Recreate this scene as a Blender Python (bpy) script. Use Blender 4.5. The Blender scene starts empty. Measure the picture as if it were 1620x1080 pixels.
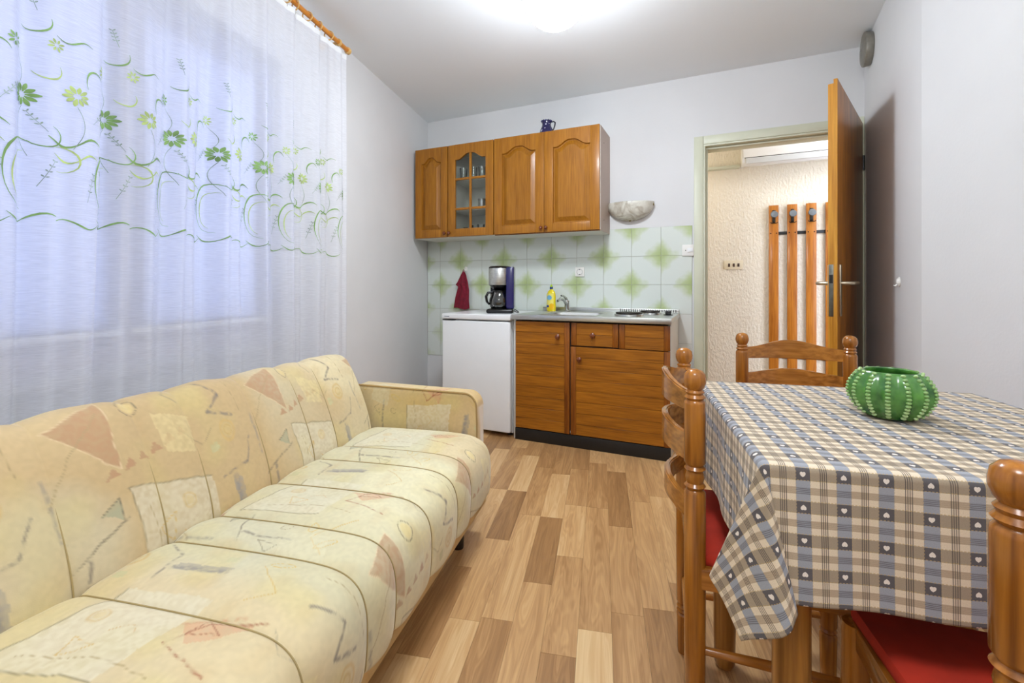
import bpy, bmesh, math, random
import numpy as np
from mathutils import Vector, Matrix
random.seed(7); rng = np.random.RandomState(5)
PI = math.pi
SC = bpy.context.scene; COL = SC.collection

# ------------------------------------------------------------------ camera, world, exposure
CAM = (2.368, -3.430, 1.033); YAW = -0.421
cd = bpy.data.cameras.new('camera'); cam = bpy.data.objects.new('camera', cd); COL.objects.link(cam)
cam.location = CAM; cam.rotation_euler = (PI/2, 0, -YAW)
cd.sensor_width = 36; cd.lens = 720/1620*36; cd.clip_start = 0.02
cd.shift_x = 0.0; cd.shift_y = -(540-451.8)/1620
SC.camera = cam
w = bpy.data.worlds.new('world'); SC.world = w; w.use_nodes = True
wn = w.node_tree.nodes['Background']; wn.inputs[0].default_value = (0.74, 0.82, 1.0, 1); wn.inputs[1].default_value = 4.5
SC.view_settings.view_transform = 'Standard'; SC.view_settings.look = 'None'
SC.view_settings.gamma = 1; SC.view_settings.use_curve_mapping = False
SC.view_settings.exposure = 0.25
SC.cycles.use_denoising = True
SC.cycles.max_bounces = 10; SC.cycles.diffuse_bounces = 5; SC.cycles.transparent_max_bounces = 16
SC.cycles.sample_clamp_indirect = 6
LAMP_POWER = 100.0     # emission of the ceiling globe
# added fill light above the camera, brightens sofa, floor and tabletop
_l = bpy.data.lights.new('added_fill_light', 'POINT'); _l.energy = 42; _l.shadow_soft_size = .22; _l.color = (.93, .96, 1.0)
_o = bpy.data.objects.new('added_fill_light', _l); COL.objects.link(_o); _o.location = (2.35, -3.45, 2.28)

# ------------------------------------------------------------------ helpers
def lin(c):
    return tuple((x/255/12.92) if x/255 <= .04045 else ((x/255+.055)/1.055)**2.4 for x in c) + (1,)
MATS = {}
def mat(name, rgb=(200, 200, 200), rough=.5, metal=0, bump=0, bscale=40, var=0, vscale=6, coat=0, trans=0, ior=1.45, stretch=None, spec=.5):
    if name in MATS: return MATS[name]
    m = bpy.data.materials.new(name); m.use_nodes = True; MATS[name] = m
    nt = m.node_tree; b = nt.nodes['Principled BSDF']
    b.inputs['Roughness'].default_value = rough; b.inputs['Metallic'].default_value = metal
    b.inputs['Base Color'].default_value = lin(rgb); b.inputs['Specular IOR Level'].default_value = spec
    if coat: b.inputs['Coat Weight'].default_value = coat; b.inputs['Coat Roughness'].default_value = .15
    if trans: b.inputs['Transmission Weight'].default_value = trans; b.inputs['IOR'].default_value = ior
    tc = nt.nodes.new('ShaderNodeTexCoord'); mp = nt.nodes.new('ShaderNodeMapping')
    nt.links.new(tc.outputs['Object'], mp.inputs[0])
    if stretch: mp.inputs['Scale'].default_value = stretch
    n = nt.nodes.new('ShaderNodeTexNoise'); n.inputs['Scale'].default_value = vscale; n.inputs['Detail'].default_value = 4
    nt.links.new(mp.outputs[0], n.inputs['Vector'])
    if var:
        r = nt.nodes.new('ShaderNodeValToRGB')
        r.color_ramp.elements[0].position = .3; r.color_ramp.elements[1].position = .7
        c0 = [max(0, x*(1-var)) for x in rgb]; c1 = [min(255, x*(1+var*.6)) for x in rgb]
        r.color_ramp.elements[0].color = lin(c0); r.color_ramp.elements[1].color = lin(c1)
        nt.links.new(n.outputs['Fac'], r.inputs[0]); nt.links.new(r.outputs[0], b.inputs['Base Color'])
    if bump:
        n2 = nt.nodes.new('ShaderNodeTexNoise'); n2.inputs['Scale'].default_value = bscale; n2.inputs['Detail'].default_value = 5
        nt.links.new(mp.outputs[0], n2.inputs['Vector'])
        bp = nt.nodes.new('ShaderNodeBump'); bp.inputs['Strength'].default_value = bump; bp.inputs['Distance'].default_value = .012 if name.startswith('rough') else .004
        nt.links.new(n2.outputs['Fac'], bp.inputs['Height']); nt.links.new(bp.outputs[0], b.inputs['Normal'])
    return m

def wood(name, dark, light, axis='z', rough=.35, coat=.3, scale=1.0, seed=0, contrast=1.0):
    """oak / pine with streaky grain along the given object axis"""
    if name in MATS: return MATS[name]
    m = bpy.data.materials.new(name); m.use_nodes = True; MATS[name] = m
    nt = m.node_tree; N = nt.nodes; L = nt.links; b = N['Principled BSDF']
    tc = N.new('ShaderNodeTexCoord'); oi = N.new('ShaderNodeObjectInfo')
    ad = N.new('ShaderNodeVectorMath'); ad.operation = 'ADD'
    ml = N.new('ShaderNodeVectorMath'); ml.operation = 'SCALE'; ml.inputs['Scale'].default_value = 13
    cmb = N.new('ShaderNodeCombineXYZ')
    for k in range(3): L.new(oi.outputs['Random'], cmb.inputs[k])
    L.new(cmb.outputs[0], ml.inputs[0]); L.new(tc.outputs['Object'], ad.inputs[0]); L.new(ml.outputs[0], ad.inputs[1])
    def noise(sc_along, sc_across, detail, dist=0):
        mp = N.new('ShaderNodeMapping')
        s = [sc_across*scale]*3; s['xyz'.index(axis)] = sc_along*scale
        mp.inputs['Scale'].default_value = s; L.new(ad.outputs[0], mp.inputs[0])
        n = N.new('ShaderNodeTexNoise'); n.inputs['Scale'].default_value = 1; n.inputs['Detail'].default_value = detail
        n.inputs['Distortion'].default_value = dist
        L.new(mp.outputs[0], n.inputs['Vector']); return n
    a = noise(2.2, 22, 3, .6); f = noise(7, 160, 4, .2)
    mx = N.new('ShaderNodeMath'); mx.operation = 'MULTIPLY_ADD'; L.new(f.outputs['Fac'], mx.inputs[0]); mx.inputs[1].default_value = .75
    mm = N.new('ShaderNodeMath'); mm.operation = 'MULTIPLY'; L.new(a.outputs['Fac'], mm.inputs[0]); mm.inputs[1].default_value = .5
    L.new(mm.outputs[0], mx.inputs[2])
    r = N.new('ShaderNodeValToRGB'); r.color_ramp.elements[0].position = .62-.17*contrast; r.color_ramp.elements[1].position = .62+.14*contrast
    r.color_ramp.elements[0].color = lin(dark); r.color_ramp.elements[1].color = lin(light)
    L.new(mx.outputs[0], r.inputs[0]); L.new(r.outputs[0], b.inputs['Base Color'])
    b.inputs['Roughness'].default_value = rough; b.inputs['Coat Weight'].default_value = coat; b.inputs['Coat Roughness'].default_value = .12; b.inputs['Specular IOR Level'].default_value = .3
    bp = N.new('ShaderNodeBump'); bp.inputs['Strength'].default_value = .15; bp.inputs['Distance'].default_value = .002
    L.new(mx.outputs[0], bp.inputs['Height']); L.new(bp.outputs[0], b.inputs['Normal'])
    return m

def smooth(me, angle=40):
    me.polygons.foreach_set('use_smooth', [True]*len(me.polygons))
    try: me.set_sharp_from_angle(angle=math.radians(angle))
    except Exception: pass

def link(name, me, m=None, parent=None, sm=True, angle=40):
    if isinstance(me, bmesh.types.BMesh):
        bmesh.ops.recalc_face_normals(me, faces=me.faces)
        mm = bpy.data.meshes.new(name); me.to_mesh(mm); me.free(); me = mm
    if sm: smooth(me, angle)
    o = bpy.data.objects.new(name, me); COL.objects.link(o)
    if m:
        if len(me.materials) == 0: me.materials.append(m)
    if parent: o.parent = parent
    return o
def empty(name, loc=(0, 0, 0), rz=0, parent=None):
    o = bpy.data.objects.new(name, None); COL.objects.link(o); o.location = loc; o.rotation_euler = (0, 0, rz)
    o.empty_display_size = .05
    if parent: o.parent = parent
    return o
def tag(o, label, cat, group=None):
    o['label'] = label; o['category'] = cat
    if group: o['group'] = group
    return o
def struct(o): o['kind'] = 'structure'; return o
def BM(): return bmesh.new()
def box(bm, x0, x1, y0, y1, z0, z1, bev=0, seg=2, M=None):
    r = bmesh.ops.create_cube(bm, size=1)
    vs = r['verts']
    for v in vs: v.co = Vector(((x0+x1)/2+v.co.x*(x1-x0), (y0+y1)/2+v.co.y*(y1-y0), (z0+z1)/2+v.co.z*(z1-z0)))
    if bev:
        es = list({e for v in vs for e in v.link_edges})
        rr = bmesh.ops.bevel(bm, geom=es, offset=bev, segments=seg, affect='EDGES', profile=.5)
        vs = list({v for f in rr['faces'] for v in f.verts} | {v for v in vs if v.is_valid})
    if M is not None: bmesh.ops.transform(bm, matrix=M, verts=[v for v in vs if v.is_valid])
    return vs
def lathe(bm, prof, n=24, c=(0, 0, 0), M=None, cap=True, sx=1, sy=1):
    rings = []
    for r, z in prof:
        rings.append([bm.verts.new((c[0]+r*sx*math.cos(2*PI*i/n), c[1]+r*sy*math.sin(2*PI*i/n), c[2]+z)) for i in range(n)])
    for a, b in zip(rings[:-1], rings[1:]):
        for i in range(n): bm.faces.new((a[i], a[(i+1) % n], b[(i+1) % n], b[i]))
    if cap:
        bm.faces.new(list(reversed(rings[0]))); bm.faces.new(rings[-1])
    if M is not None: bmesh.ops.transform(bm, matrix=M, verts=[v for r in rings for v in r])
    return rings
def tube(bm, pts, r, n=12, cap=True, closed=False):
    pts = [Vector(p) for p in pts]; rings = []; k = len(pts)
    rr = r if hasattr(r, '__len__') else [r]*k
    prev = None
    for i, p in enumerate(pts):
        if closed: t = pts[(i+1) % k]-pts[i-1]
        else: t = pts[min(i+1, k-1)]-pts[max(i-1, 0)]
        t.normalize()
        if prev is None:
            up = Vector((0, 0, 1)) if abs(t.z) < .9 else Vector((1, 0, 0)); u = t.cross(up).normalized()
        else:
            u = (prev-t*prev.dot(t)).normalized()
        prev = u; v = t.cross(u)
        rings.append([bm.verts.new(p+(u*math.cos(2*PI*j/n)+v*math.sin(2*PI*j/n))*rr[i]) for j in range(n)])
    prs = list(zip(rings[:-1], rings[1:])) + ([(rings[-1], rings[0])] if closed else [])
    for a, b in prs:
        for j in range(n): bm.faces.new((a[j], a[(j+1) % n], b[(j+1) % n], b[j]))
    if cap and not closed:
        bm.faces.new(list(reversed(rings[0]))); bm.faces.new(rings[-1])
def prism(bm, poly, d0, d1, axis='y', M=None, bev=0):
    """polygon in the plane across axis, extruded d0..d1.  axis y: poly=(x,z); x: (y,z); z: (x,y)"""
    def P(a, b, d):
        return {'y': (a, d, b), 'x': (d, a, b), 'z': (a, b, d)}[axis]
    A = [bm.verts.new(P(a, b, d0)) for a, b in poly]; B = [bm.verts.new(P(a, b, d1)) for a, b in poly]
    fs = [bm.faces.new(A), bm.faces.new(list(reversed(B)))]
    n = len(poly)
    for i in range(n): fs.append(bm.faces.new((A[i], A[(i+1) % n], B[(i+1) % n], B[i])))
    vs = A+B
    if bev:
        es = [e for f in fs[:2] for e in f.edges]
        rr = bmesh.ops.bevel(bm, geom=es, offset=bev, segments=2, affect='EDGES', profile=.5)
        vs = list({v for f in rr['faces'] for v in f.verts} | {v for v in vs if v.is_valid})
    if M is not None: bmesh.ops.transform(bm, matrix=M, verts=[v for v in vs if v.is_valid])
    return vs
def B1(name, m, parent, *a, **k):
    bm = BM(); box(bm, *a, **k); return link(name, bm, m, parent)
def gridmesh(name, P, uv=None, closed_u=False):
    """P: (nu,nv,3) array -> quad mesh"""
    nu, nv = P.shape[:2]
    me = bpy.data.meshes.new(name)
    idx = np.arange(nu*nv).reshape(nu, nv)
    q = np.stack([idx[:-1, :-1], idx[1:, :-1], idx[1:, 1:], idx[:-1, 1:]], -1).reshape(-1, 4)
    me.vertices.add(nu*nv); me.vertices.foreach_set('co', P.reshape(-1).astype(np.float32))
    me.loops.add(q.size); me.loops.foreach_set('vertex_index', q.reshape(-1).astype(np.int32))
    me.polygons.add(len(q)); me.polygons.foreach_set('loop_start', (np.arange(len(q))*4).astype(np.int32))
    me.update(calc_edges=True)
    if uv is not None:
        l = me.uv_layers.new(name='UVMap'); l.data.foreach_set('uv', uv.reshape(-1, 2)[q.reshape(-1)].reshape(-1).astype(np.float32))
    me.polygons.foreach_set('use_smooth', [True]*len(q))
    return me
def vcol(me, name, rgb):
    a = me.color_attributes.new(name, 'FLOAT_COLOR', 'POINT')
    a.data.foreach_set('color', np.concatenate([rgb, np.ones((len(rgb), 1))], 1).reshape(-1).astype(np.float32))
def copy_tree(o, parent=None):
    c = o.copy(); COL.objects.link(c)
    if parent: c.parent = parent
    for ch in list(o.children): copy_tree(ch, c)
    return c

# ------------------------------------------------------------------ materials
M_wall = mat('painted_plaster', (217, 217, 217), .85, bump=.12, bscale=90, var=.02, vscale=2)
M_ceil = mat('ceiling_paint', (234, 237, 239), .9, bump=.05, bscale=60)
M_hall = mat('rough_cream_plaster', (236, 228, 210), .9, bump=1.0, bscale=1, var=.03, vscale=9, stretch=(70, 70, 34))
M_frame = mat('cream_green_paint', (205, 207, 184), .4, var=.02)
M_white = mat('white_enamel', (232, 234, 234), .28, var=.01)
M_plast = mat('white_plastic', (232, 230, 224), .4, var=.01)
M_black = mat('black_plastic', (14, 14, 15), .25, var=.1)
M_chrome = mat('chrome', (205, 205, 205), .12, 1, var=.02)
M_steel = mat('brushed_steel', (206, 208, 204), .34, 1, bump=.05, bscale=60, stretch=(1, 14, 14), var=.06)
M_brass = mat('aged_brass', (130, 118, 78), .3, 1, var=.15, vscale=60)
M_satin = mat('satin_nickel', (196, 184, 160), .32, 1, var=.04)
def thin_glass(name, k):
    m = bpy.data.materials.new(name); m.use_nodes = True; nt = m.node_tree; N = nt.nodes; L = nt.links; out = N['Material Output']; N.remove(N['Principled BSDF'])
    t = N.new('ShaderNodeBsdfTransparent'); t.inputs[0].default_value = (.93, .95, .94, 1); g = N.new('ShaderNodeBsdfGlossy'); g.inputs['Roughness'].default_value = .04
    f = N.new('ShaderNodeFresnel'); f.inputs[0].default_value = 1.45; mm = N.new('ShaderNodeMath'); mm.operation = 'MULTIPLY_ADD'; L.new(f.outputs[0], mm.inputs[0]); mm.inputs[1].default_value = k; mm.inputs[2].default_value = .01*k
    x = N.new('ShaderNodeMixShader'); L.new(mm.outputs[0], x.inputs[0]); L.new(t.outputs[0], x.inputs[1]); L.new(g.outputs[0], x.inputs[2]); L.new(x.outputs[0], out.inputs[0]); return m
M_glass = thin_glass('clear_pane_glass', .7); M_ware = thin_glass('clear_glassware', 1.6)
M_oak_v = wood('oak_vertical_grain', (116, 68, 10), (172, 114, 30), 'z', .38, .12, contrast=2.0)
M_oak_l = wood('oak_light_frame', (122, 72, 12), (178, 118, 34), 'z', .38, .12, contrast=2.0)
M_oak_h = wood('oak_horizontal_grain', (110, 60, 6), (176, 110, 24), 'x', .42, .08, contrast=1.6)
M_oak_hd = wood('oak_stile_dark', (104, 52, 8), (150, 86, 20), 'z', .42, .08)
M_pine = wood('varnished_pine', (118, 66, 16), (176, 112, 38), 'z', .25, .4, .6)
M_pine_x = wood('varnished_pine_crosswise', (126, 76, 24), (184, 122, 50), 'x', .25, .5, .6)
M_pine_y = wood('varnished_pine_lengthwise', (124, 72, 20), (178, 114, 44), 'y', .25, .5, .6)
M_doorw = wood('door_veneer', (124, 70, 8), (176, 110, 28), 'z', .35, .2, .8)
M_doore = wood('door_edge_wood', (168, 108, 22), (204, 146, 48), 'z', .4, .2, .6)
M_rackw = wood('rack_slat_wood', (150, 84, 18), (188, 118, 36), 'z', .4, .2, .8)
M_rod = wood('curtain_rod_wood', (176, 106, 30), (206, 138, 56), 'y', .35, .3, .8)
M_rodl = mat('pale_wood', (214, 172, 104), .45, var=.08)
M_knob = wood('knob_wood', (88, 40, 14), (124, 62, 26), 'z', .25, .6)

# floor plank material: object colour carries the tone of each strip
def floor_mat():
    m = bpy.data.materials.new('laminate_planks'); m.use_nodes = True
    nt = m.node_tree; N = nt.nodes; L = nt.links; b = N['Principled BSDF']
    oi = N.new('ShaderNodeObjectInfo'); geo = N.new('ShaderNodeNewGeometry')
    rot = N.new('ShaderNodeVectorRotate'); rot.rotation_type = 'Z_AXIS'; rot.inputs['Angle'].default_value = -math.radians(13)
    L.new(geo.outputs['Position'], rot.inputs['Vector'])
    cmb = N.new('ShaderNodeCombineXYZ')
    mu = N.new('ShaderNodeMath'); mu.operation = 'MULTIPLY'; L.new(oi.outputs['Random'], mu.inputs[0]); mu.inputs[1].default_value = 37
    L.new(mu.outputs[0], cmb.inputs[0]); L.new(mu.outputs[0], cmb.inputs[1])
    ad = N.new('ShaderNodeVectorMath'); L.new(rot.outputs[0], ad.inputs[0]); L.new(cmb.outputs[0], ad.inputs[1])
    def nz(sx, sy, det, dist):
        mp = N.new('ShaderNodeMapping'); mp.inputs['Scale'].default_value = (sx, sy, 1); L.new(ad.outputs[0], mp.inputs[0])
        n = N.new('ShaderNodeTexNoise'); n.inputs['Scale'].default_value = 1; n.inputs['Detail'].default_value = det; n.inputs['Distortion'].default_value = dist
        L.new(mp.outputs[0], n.inputs['Vector']); return n
    a = nz(18, 1.6, 2, 1.2); f = nz(150, 5, 5, .6)
    # wavy growth rings from a
    s = N.new('ShaderNodeMath'); s.operation = 'MULTIPLY'; L.new(a.outputs['Fac'], s.inputs[0]); s.inputs[1].default_value = 60
    sn = N.new('ShaderNodeMath'); sn.operation = 'SINE'; L.new(s.outputs[0], sn.inputs[0])
    m1 = N.new('ShaderNodeMath'); m1.operation = 'MULTIPLY_ADD'; L.new(sn.outputs[0], m1.inputs[0]); m1.inputs[1].default_value = .085
    L.new(a.outputs['Fac'], m1.inputs[2])
    m2 = N.new('ShaderNodeMath'); m2.operation = 'MULTIPLY_ADD'; L.new(f.outputs['Fac'], m2.inputs[0]); m2.inputs[1].default_value = .55; L.new(m1.outputs[0], m2.inputs[2])
    sep = N.new('ShaderNodeSeparateColor'); L.new(oi.outputs['Color'], sep.inputs[0])
    m3 = N.new('ShaderNodeMath'); m3.operation = 'MULTIPLY_ADD'; L.new(sep.outputs[0], m3.inputs[0]); m3.inputs[1].default_value = .62; 
    sc = N.new('ShaderNodeMath'); sc.operation = 'MULTIPLY_ADD'; L.new(m2.outputs[0], sc.inputs[0]); sc.inputs[1].default_value = .62; sc.inputs[2].default_value = -.29
    L.new(sc.outputs[0], m3.inputs[2])
    r = N.new('ShaderNodeValToRGB'); e = r.color_ramp.elements
    e[0].position = 0; e[0].color = lin((124, 88, 50)); e[1].position = 1; e[1].color = lin((226, 196, 146))
    k = e.new(.35); k.color = lin((166, 124, 78)); k = e.new(.65); k.color = lin((202, 160, 108))
    L.new(m3.outputs[0], r.inputs[0]); L.new(r.outputs[0], b.inputs['Base Color'])
    b.inputs['Roughness'].default_value = .42
    bp = N.new('ShaderNodeBump'); bp.inputs['Strength'].default_value = .12; bp.inputs['Distance'].default_value = .001
    L.new(f.outputs['Fac'], bp.inputs['Height']); L.new(bp.outputs[0], b.inputs['Normal'])
    return m
M_floor = floor_mat()

# tile material: white glazed tile with soft green corners at two opposite corners
def tile_mat():
    m = bpy.data.materials.new('green_cornered_glazed_tile'); m.use_nodes = True
    nt = m.node_tree; N = nt.nodes; L = nt.links; b = N['Principled BSDF']
    tc = N.new('ShaderNodeTexCoord'); sp = N.new('ShaderNodeSeparateXYZ'); L.new(tc.outputs['Object'], sp.inputs[0])
    oi = N.new('ShaderNodeObjectInfo'); sc_ = N.new('ShaderNodeSeparateColor'); L.new(oi.outputs['Color'], sc_.inputs[0])
    def M(op, a, b_=None, c=None):
        n = N.new('ShaderNodeMath'); n.operation = op
        for i, v in enumerate((a, b_, c)):
            if v is None: continue
            if isinstance(v, (int, float)): n.inputs[i].default_value = v
            else: L.new(v, n.inputs[i])
        return n.outputs[0]
    # flip x by object colour R (0/1)
    sgn = M('MULTIPLY_ADD', sc_.outputs[0], 2, -1)
    x = M('MULTIPLY', sp.outputs[0], sgn); z = sp.outputs[2]
    nz = N.new('ShaderNodeTexNoise'); nz.inputs['Scale'].default_value = 15; nz.inputs['Detail'].default_value = 2; L.new(tc.outputs['Object'], nz.inputs['Vector'])
    T = .208
    d = []
    for sx, sz in ((1, 1), (-1, -1)):
        ax = M('SUBTRACT', T/2, M('MULTIPLY', x, sx)); az = M('SUBTRACT', T/2, M('MULTIPLY', z, sz))
        d.append(M('MULTIPLY', M('ADD', ax, az), 1/T))
    dm = M('MINIMUM', d[0], d[1])
    dm = M('ADD', dm, M('MULTIPLY_ADD', nz.outputs['Fac'], .62, -.31))
    r = N.new('ShaderNodeValToRGB'); e = r.color_ramp.elements
    e[0].position = .02; e[0].color = lin((166, 182, 124)); e[1].position = .66; e[1].color = lin((212, 219, 212))
    k = e.new(.32); k.color = lin((184, 198, 152)); 
    L.new(dm, r.inputs[0])
    mix = N.new('ShaderNodeMix'); mix.data_type = 'RGBA'
    L.new(sc_.outputs[1], mix.inputs[0]); mix.inputs[6].default_value = lin((214, 216, 210)); L.new(r.outputs[0], mix.inputs[7])
    L.new(mix.outputs[2], b.inputs['Base Color']); b.inputs['Roughness'].default_value = .22
    return m
M_tile = tile_mat()

# ------------------------------------------------------------------ room shell
H = 2.499
LWN = Vector((.9766, .2149, 0)); LWD = Vector((.2149, -.9766, 0))   # left wall: normal into room, direction towards camera
LM = Matrix(((LWD.x, LWN.x, 0, 0), (LWD.y, LWN.y, 0, 0), (0, 0, 1, 0), (0, 0, 0, 1)))   # local (s, off, z) -> world
RT = Vector((3.122, -1.09, 0)); RC = Vector((3.2, 0, 0))
YB = -4.75
LE = LWD*(-YB/.9766)                       # left wall end
RE = RT + Vector((.13, -1, 0))*((-YB-1.09))
def quad_wall(name, a, b, z0, z1, th, m, side):
    """vertical slab along a->b, thickness th to the given side (+1 left of direction)"""
    a = Vector(a); b = Vector(b); d = (b-a); d.z = 0; n = Vector((-d.y, d.x, 0)).normalized()*th*side
    bm = BM(); prism(bm, [(a.x, a.y), (b.x, b.y), (b.x+n.x, b.y+n.y), (a.x+n.x, a.y+n.y)], z0, z1, 'z')
    return bm
# left wall with the window opening
WS0, WS1, WZ0, WZ1 = 1.88, 3.30, .765, 2.14
bm = BM(); slen = LE.length
for (s0, s1, z0, z1) in ((-.1, WS0, 0, H), (WS1, slen+.1, 0, H), (WS0, WS1, 0, WZ0), (WS0, WS1, WZ1, H)):
    box(bm, s0, s1, -.22, 0, z0, z1, M=LM)
wl = struct(link('wall_left', bm, M_wall, sm=False))
# back wall with door opening
DX0, DX1, DZ = 2.262, 3.165, 2.035
bm = BM()
box(bm, -.25, DX0, 0, .12, 0, H); box(bm, DX1, 3.35, 0, .12, 0, H); box(bm, DX0, DX1, 0, .12, DZ, H)
wb = struct(link('wall_back', bm, M_wall, sm=False))
bm = quad_wall('r', RC+Vector((0, .0, 0)), RT, 0, H, .15, M_wall, 1)
wr = struct(link('wall_right', bm, M_wall, sm=False))
bm = quad_wall('r', RT, RE, 0, H, .15, M_wall, 1)
struct(link('wall_right', bm, M_wall, sm=False))
bm = BM(); box(bm, .6, 4.2, YB-.12, YB, 0, H); struct(link('wall_front', bm, M_wall, sm=False))
bm = BM(); box(bm, -.5, 4.2, YB-.12, 1.05, H, H+.1); struct(link('ceiling', bm, M_ceil, sm=False))
# hall behind the doorway
bm = BM(); box(bm, 1.2, 4.3, .9, 1.02, 0, H); struct(link('wall_hall', bm, M_hall, sm=False))
bm = BM(); box(bm, 1.08, 1.2, .12, 1.02, 0, H); struct(link('wall_hall_left', bm, M_hall, sm=False))
bm = BM(); box(bm, 4.3, 4.42, .12, 1.02, 0, H); struct(link('wall_hall_right', bm, M_hall, sm=False))
# tiny trims in hall
bm = BM(); box(bm, 1.25, 2.552, .83, .899, 2.028, 2.05, .004); struct(link('trim_1', bm, M_frame))

# floor: slab and laminate strips
bm = BM(); box(bm, -.5, 4.42, YB-.12, 1.05, -.06, -.010)
fl = struct(link('floor', bm, M_floor, sm=False)); fl.color = (.45, 0, 0, 1)
A13 = math.radians(13); U0 = 1.069; PW = .0995
ua = Vector((math.cos(A13), math.sin(A13), 0)); va = Vector((-math.sin(A13), math.cos(A13), 0))
JO = {-1: [(-2.68, .35), (-2.265, .62), (-1.615, .4), (-1.02, .7)], 0: [(-2.52, .6), (-2.065, .08), (-1.62, .88), (-1.135, .4)],
      1: [(-2.95, .30), (-2.5, .62), (-1.845, .45), (-1.3, .3)], 2: [(-2.77, .62), (-2.305, .04), (-1.85, .82), (-1.375, .4)],
      3: [(-2.60, .42), (-2.13, .78), (-1.715, .5), (-1.285, .25)], 4: [(-2.95, 1.05), (-2.49, .42), (-1.72, .30), (-1.18, .75)],
      5: [(-2.4, .5), (-1.87, .16), (-1.285, .65)], 6: [(-2.8, .06), (-2.36, .6), (-1.62, .45)], 7: [(-2.75, .25), (-2.215, .62), (-1.55, .5)],
      8: [(-2.5, .75), (-1.92, .5), (-1.32, .85)]}
pm = {}
def plank_mesh(L_):
    key = round(L_, 3)
    if key not in pm:
        bm = BM(); box(bm, 0, PW-.0006, 0, key-.0008, -.012, 0)
        me = bpy.data.meshes.new('plank'); bmesh.ops.recalc_face_normals(bm, faces=bm.faces); bm.to_mesh(me); bm.free(); me.materials.append(M_floor); pm[key] = me
    return pm[key]
cnt = 0
def xl(y): return -y*.22
for row in range(-14, 25):
    lo, hi = -3.35, 1.0
    pieces = []
    if row in JO:
        js = JO[row]
        v = js[0][0]
        for i, (jv, t) in enumerate(js):
            v2 = js[i+1][0] if i+1 < len(js) else jv+.6
            # tone listed for the piece that starts at this joint (going away from camera)
            pieces.append((jv, v2, t))
        down = js[0][0]; upv = pieces[-1][1]
    else:
        down = lo+.0+random.random()*.5+1.0; upv = down
    rr = [.1, .3, .4, .5, .6, .75, .9]
    while down > lo:
        l = random.choice([.42, .46, .54, .62]); pieces.append((down-l, down, random.choice(rr))); down -= l
    while upv < hi:
        l = random.choice([.42, .46, .54, .62]); pieces.append((upv, upv+l, random.choice(rr))); upv += l
    u = U0+row*PW
    for a, b, t in pieces:
        mid = ua*(u+PW/2)+va*((a+b)/2)
        def inside(P):
            if P.y < YB: return False
            if P.y > .95: return False
            if P.y > 0: return 2.15 < P.x < 4.2
            return xl(P.y)-.02 < P.x < 3.28 + (max(0, -1.09-P.y)*.13)
        ends = [ua*(u+PW/2)+va*(a+.05), mid, ua*(u+PW/2)+va*(b-.05)]
        # skip under the fridge/base units and everything beside or behind the camera's view
        if not any(inside(p) for p in ends): continue
        rel = mid-Vector(CAM); dep = rel.dot(Vector((math.sin(YAW), math.cos(YAW), 0))); lat = rel.dot(Vector((math.cos(YAW), -math.sin(YAW), 0)))
        if dep < .55 or abs(lat) > dep*1.2+.4: continue
        if mid.x < 1.0 and mid.y < -1.9: continue
        if cnt >= 299: continue
        o = bpy.data.objects.new('plank', plank_mesh(b-a)); COL.objects.link(o)
        o.location = ua*u+va*a; o.rotation_euler = (0, 0, A13); o.color = (t+random.uniform(-.05, .05), 0, 0, 1)
        o.parent = fl; cnt += 1
print('planks', cnt)

# wall tiles: every tile a piece of the back wall
T = .208; TO = .137; TZ = .832
def tile_mesh(wd, hd):
    bm = BM(); box(bm, -wd/2, wd/2, -.007, 0, -hd/2, hd/2, .0012, 1)
    me = bpy.data.meshes.new('tile'); bmesh.ops.recalc_face_normals(bm, faces=bm.faces); bm.to_mesh(me); bm.free(); me.materials.append(M_tile); return me
tm = {}
def add_tile(x0, x1, z0, z1, flip, green):
    k = (round(x1-x0, 3), round(z1-z0, 3))
    if k not in tm: tm[k] = tile_mesh(x1-x0-.0022, z1-z0-.0022)
    o = bpy.data.objects.new('tile', tm[k]); COL.objects.link(o); o.parent = wb
    o.location = ((x0+x1)/2, 0, (z0+z1)/2); o.color = (flip, green, 0, 1)
for j in range(-2, 3):
    for i in range(-1, 10):
        x0 = TO+T*i; x1 = x0+T
        if x0 < 0.005: x0 = .004
        z0 = TZ+T*j; z1 = z0+T
        if j < 0 and 1 <= i <= 8: continue
        add_tile(x0, x1, z0, z1, float((i+j) % 2), 1.0 if j >= 0 else (.55 if i < 3 else 0.0))
# (grout bed behind the tiles)
B1('grout_bed', mat('grout', (176, 176, 164), .9, var=.03), wb, .004, TO+T*10, -.0045, -.0005, TZ-2*T, TZ+3*T)
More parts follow.
